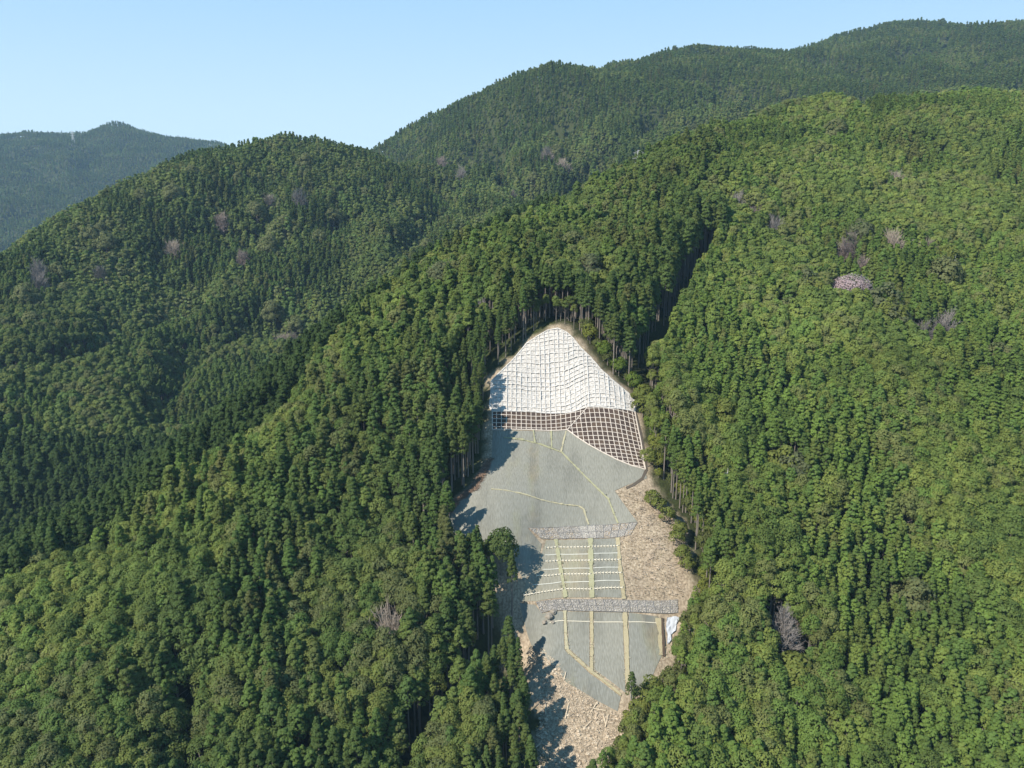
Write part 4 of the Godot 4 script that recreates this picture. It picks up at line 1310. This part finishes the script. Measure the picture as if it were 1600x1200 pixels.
# ----------------------------------------------------------------
func _ready() -> void:
	# camera
	var cam := Camera3D.new()
	cam.name = "camera"
	cam.fov = 53.0
	cam.near = 1.0
	cam.far = 9000.0
	cam.rotation_degrees = Vector3(-14, 0, 0)
	add_child(cam)
	cam.current = true
	# sky, haze, exposure
	var sky_mat := ProceduralSkyMaterial.new()
	sky_mat.sky_top_color = Color(0.325, 0.54, 0.71)
	sky_mat.sky_horizon_color = Color(0.695, 0.76, 0.785)
	sky_mat.sky_curve = 0.16
	sky_mat.ground_bottom_color = Color(0.2, 0.25, 0.2)
	sky_mat.ground_horizon_color = Color(0.6, 0.7, 0.75)
	sky_mat.sun_angle_max = 2.0
	var sky := Sky.new()
	sky.sky_material = sky_mat
	var env := Environment.new()
	env.background_mode = Environment.BG_SKY
	env.sky = sky
	env.tonemap_mode = Environment.TONE_MAPPER_LINEAR
	env.tonemap_exposure = 1.98
	env.fog_enabled = true
	env.fog_density = 0.00009
	env.fog_light_color = Color(0.68, 0.83, 0.95)
	env.sdfgi_enabled = true
	env.ssao_enabled = true
	env.ssil_enabled = true
	var we := WorldEnvironment.new()
	we.name = "environment"
	we.environment = env
	add_child(we)
	# sun: behind the camera's left shoulder
	var sun := DirectionalLight3D.new()
	sun.name = "sun"
	sun.basis = Basis.looking_at(-Vector3(-0.62, 0.70, 0.46).normalized())
	sun.light_energy = 1.5
	sun.light_color = Color(1.0, 0.96, 0.9)
	sun.light_angular_distance = 0.5
	sun.shadow_enabled = true
	add_child(sun)

	rng.seed = 20240411
	rough.seed = 3
	rough.frequency = 0.006
	rough.fractal_octaves = 4
	patch.seed = 9
	patch.frequency = 0.011
	patch.fractal_octaves = 3
	fine.seed = 4
	fine.frequency = 0.02
	survey = [
		Vector3(-125.7, -172, -111.5), Vector3(-102.5, -192, -99.6), Vector3(-85.3, -203, -89.9), Vector3(-69.4, -217, -81.8), Vector3(-64.7, -238, -71), Vector3(-46.4, -280, -50.4),
		Vector3(-15.9, -325, -31.5), Vector3(14.3, -355, -20), Vector3(63.8, -400, -0.8), Vector3(101.8, -430, 17.2), Vector3(180.2, -460, 32.5), Vector3(255.1, -480, 39.4),
		Vector3(300.3, -480, 38.3), Vector3(-35.3, -206, -71.4), Vector3(-73.1, -160, -105.1), Vector3(-47.2, -176, -96.3), Vector3(-41.5, -148, -113.9), Vector3(-65, -136, -120.9),
		Vector3(-95.5, -122, -124.2), Vector3(-110.4, -146, -120.4), Vector3(-13.6, -146, -112.6), Vector3(-26.9, -192, -85.2), Vector3(-29.6, -162, -106.1), Vector3(-12.1, -124, -125.9),
		Vector3(-48.5, -124, -125.9), Vector3(-20.5, -245, -55.8), Vector3(0, -264, -41.1), Vector3(14.7, -256, -40), Vector3(43.4, -264, -41.1), Vector3(38.2, -315, -22.5),
		Vector3(39.6, -236, -58.4), Vector3(83.8, -312, -25.1), Vector3(66.1, -265, -46), Vector3(49.3, -232, -63.7), Vector3(80.3, -140, -119.9), Vector3(53.5, -140, -119.9),
		Vector3(107, -140, -119.9), Vector3(51.2, -160, -101.1), Vector3(50.4, -192, -83.2), Vector3(90.4, -165, -103.7), Vector3(120.6, -165, -103.7), Vector3(73.7, -215, -69.6),
		Vector3(112.1, -218, -70.4), Vector3(150.8, -220, -70.9), Vector3(138.2, -280, -38.3), Vector3(187.6, -285, -38.7), Vector3(105.5, -285, -38.7), Vector3(172.5, -360, -3),
		Vector3(110.9, -345, -11.6), Vector3(236.4, -370, -2.6), Vector3(-315.9, -480, -56.3), Vector3(-306.7, -540, -30.7), Vector3(-288.9, -600, -6.3), Vector3(-246.6, -660, 19.7),
		Vector3(-199.7, -700, 31.5), Vector3(-166.7, -725, 31.1), Vector3(-149.1, -750, 23.7), Vector3(-239.9, -350, -105.3), Vector3(-177.5, -262, -144.3), Vector3(-239.3, -480, -76),
		Vector3(-175.6, -338, -117.4), Vector3(-164.2, -560, -40.1), Vector3(-139.6, -462, -93.2), Vector3(-127.1, -370, -113.5), Vector3(-97.4, -600, -32.1), Vector3(-82.2, -500, -55.9),
		Vector3(-101.8, -490, -77.2), Vector3(-213.9, -520, -59.5), Vector3(-246.8, -420, -86.4), Vector3(-47.9, -590, -28.9), Vector3(-145.4, -1150, 79.7), Vector3(-88, -1120, 102.3),
		Vector3(-16.4, -1050, 126.1), Vector3(46.6, -1000, 137.7), Vector3(109.1, -1080, 144.3), Vector3(265.7, -1230, 200.7), Vector3(412.6, -1300, 197), Vector3(570.4, -1400, 250.2),
		Vector3(677.9, -1450, 276.1), Vector3(756.6, -1450, 269.9), Vector3(893.4, -1450, 249.3), Vector3(-200.3, -1200, 56.5), Vector3(-33.9, -850, 19), Vector3(-21.9, -680, -14),
		Vector3(69.4, -880, 66.8), Vector3(389.6, -1000, 123.1), Vector3(129.5, -820, 55.1), Vector3(211.6, -900, 89.7), Vector3(571.1, -1050, 141.4), Vector3(10.1, -239, -42.4),
		Vector3(19.1, -239, -42.4), Vector3(-5.9, -228.7, -53), Vector3(11.7, -228.7, -53), Vector3(29.3, -228.7, -53), Vector3(-6.6, -218, -63.1), Vector3(15.1, -218, -63.1),
		Vector3(36.8, -218, -63.1), Vector3(-6.5, -213.5, -67), Vector3(14.9, -213.5, -67), Vector3(37.1, -213.5, -67), Vector3(-10.6, -200, -75.3), Vector3(14.1, -200, -75.3),
		Vector3(37.1, -200, -75.3), Vector3(-16, -188.5, -81.7), Vector3(8.4, -188.5, -81.7), Vector3(33.7, -188.5, -81.7), Vector3(5, -185, -83.4), Vector3(33.2, -185, -83.4),
		Vector3(6.6, -181.5, -86.6), Vector3(26.2, -181.5, -86.6), Vector3(45.9, -181.5, -86.6), Vector3(2.3, -169.5, -95.3), Vector3(20.3, -169.5, -95.3), Vector3(42.1, -169.5, -95.3),
		Vector3(2.3, -167, -98.5), Vector3(20.1, -167, -98.5), Vector3(41.7, -167, -98.5), Vector3(7.3, -155, -106.6), Vector3(22, -155, -106.6), Vector3(35.1, -155, -106.6),
		Vector3(7.1, -148.4, -110.9), Vector3(22.7, -148.4, -110.9), Vector3(29.8, -148.4, -110.9), Vector3(5.4, -137, -117), Vector3(13.4, -137, -117), Vector3(21.4, -137, -117),
		Vector3(-60, -400, -82), Vector3(-20, -480, -55), Vector3(-110, -330, -110), Vector3(-190, -270, -145), Vector3(60, -560, -15), Vector3(200, -640, 15),
		Vector3(400, -660, 25), Vector3(-230, -200, -135), Vector3(0, -60, -150), Vector3(-150, -60, -148), Vector3(150, -60, -150), Vector3(0, 100, -175),
		Vector3(-300, 100, -180), Vector3(300, 100, -170), Vector3(300, -150, -95), Vector3(-250, -120, -135), Vector3(400, -300, 20), Vector3(500, -480, 75),
		Vector3(-400, -500, -110), Vector3(-500, -900, -150), Vector3(-200, -1050, -40), Vector3(-700, -1500, -170), Vector3(-300, -1700, -120), Vector3(400, -2000, 60),
		Vector3(1000, -2200, 60), Vector3(900, -1500, 270), Vector3(900, -900, 170), Vector3(700, -600, 95), Vector3(-400, -2200, -60), Vector3(-1500, -1200, -200),
		Vector3(1500, -1500, 150), Vector3(-2800, -2000, -50), Vector3(0, -3500, -100), Vector3(3000, -3000, 0), Vector3(-3000, -4000, -50), Vector3(3000, 0, 0),
		Vector3(-3000, 0, -150), Vector3(0, 2500, -200), Vector3(2500, 2500, -150), Vector3(-2500, 2500, -200), Vector3(-1522.4, -2400, 150.6), Vector3(-1435.9, -2450, 165.1),
		Vector3(-1321.5, -2450, 150.3), Vector3(-1223.7, -2500, 200.7), Vector3(-1142, -2550, 164.6), Vector3(-960.5, -2600, 144.4), Vector3(-1189.1, -2000, 19.3), Vector3(-907.6, -2050, 4.1),
		Vector3(-1048.5, -2000, -11.9), Vector3(-1079.4, -1650, -103.6), Vector3(-943.4, -1700, -92.7), Vector3(-1300, -3000, 60), Vector3(-1900, -2700, 120), Vector3(-2000, -2300, 80),
		Vector3(-700, -2800, 80)]
	clearing = poly([Vector2(-6.2, -226.9), Vector2(0.0, -232.0), Vector2(5.2, -236.8), Vector2(10.5, -239.9), Vector2(13.4, -240.9), Vector2(17.8, -240.1), Vector2(20.0, -236.9), Vector2(23.3, -235.1), Vector2(27.7, -229.1), Vector2(31.4, -227.0), Vector2(35.9, -224.9), Vector2(38.8, -221.7), Vector2(38.3, -208.6), Vector2(38.4, -199.2), Vector2(39.3, -195.9), Vector2(42.7, -189.8), Vector2(45.4, -182.4), Vector2(44.6, -176.8), Vector2(42.7, -166.8), Vector2(40.3, -163.3), Vector2(38.7, -159.5), Vector2(35.8, -153.0), Vector2(33.1, -148.8), Vector2(29.3, -145.5), Vector2(24.2, -142.4), Vector2(20.5, -137.2), Vector2(13.8, -130.2), Vector2(12.0, -120.2), Vector2(0.0, -120.1), Vector2(5.8, -129.6), Vector2(6.6, -138.0), Vector2(6.9, -146.4), Vector2(2.8, -150.8), Vector2(0.4, -157.3), Vector2(-1.2, -163.8), Vector2(-3.1, -167.3), Vector2(-12.8, -176.5), Vector2(-17.0, -186.3), Vector2(-17.2, -189.2), Vector2(-14.7, -192.3), Vector2(-10.7, -195.1), Vector2(-7.2, -205.2), Vector2(-7.4, -213.5), Vector2(-7.2, -218.8)])
	corridor = poly([Vector2(37.3, -216.0), Vector2(44.4, -235.9), Vector2(50.4, -247.7), Vector2(57.4, -258.7), Vector2(64.7, -271.4), Vector2(72.5, -286.3), Vector2(80.7, -303.1), Vector2(74.2, -304.1), Vector2(65.5, -287.3), Vector2(57.7, -272.4), Vector2(50.9, -259.7), Vector2(44.4, -248.7), Vector2(39.4, -236.9), Vector2(34.3, -217.0)])
	ridges = [poly([Vector2(-315.9, -480.0), Vector2(-306.7, -540.0), Vector2(-288.9, -600.0), Vector2(-246.6, -660.0), Vector2(-199.7, -700.0), Vector2(-166.7, -725.0), Vector2(-149.1, -750.0)]), poly([Vector2(-200.3, -1200.0), Vector2(-145.4, -1150.0), Vector2(-88.0, -1120.0), Vector2(-16.4, -1050.0), Vector2(46.6, -1000.0), Vector2(109.1, -1080.0), Vector2(265.7, -1230.0), Vector2(412.6, -1300.0), Vector2(570.4, -1400.0), Vector2(677.9, -1450.0), Vector2(893.4, -1450.0)]), poly([Vector2(-1522.4, -2400.0), Vector2(-1435.9, -2450.0), Vector2(-1321.5, -2450.0), Vector2(-1223.7, -2500.0), Vector2(-1142.0, -2550.0), Vector2(-960.5, -2600.0)])]
	crest = poly([Vector2(-125.7, -172.0), Vector2(-102.5, -192.0), Vector2(-85.3, -203.0), Vector2(-69.4, -217.0), Vector2(-64.7, -238.0), Vector2(-46.4, -280.0), Vector2(-15.9, -325.0), Vector2(14.3, -355.0), Vector2(63.8, -400.0), Vector2(101.8, -430.0), Vector2(180.2, -460.0), Vector2(255.1, -480.0), Vector2(300.3, -480.0)])
	gullies = [poly([Vector2(0.0, -163.0), Vector2(-5.9, -157.8), Vector2(-11.3, -151.5), Vector2(-15.2, -146.3), Vector2(-20.0, -139.4), Vector2(-20.5, -131.8)]), poly([Vector2(-68.7, -145.0), Vector2(-67.7, -138.2), Vector2(-65.8, -131.2)])]
	make_ground()
	make_tree_meshes()
	crib()
	walls()
	mats_and_drains()
	fences()
	keep_free()
	plant_forest()
	special_trees()
	loose_cover()
	tarp_and_towers()
	tell_apart()
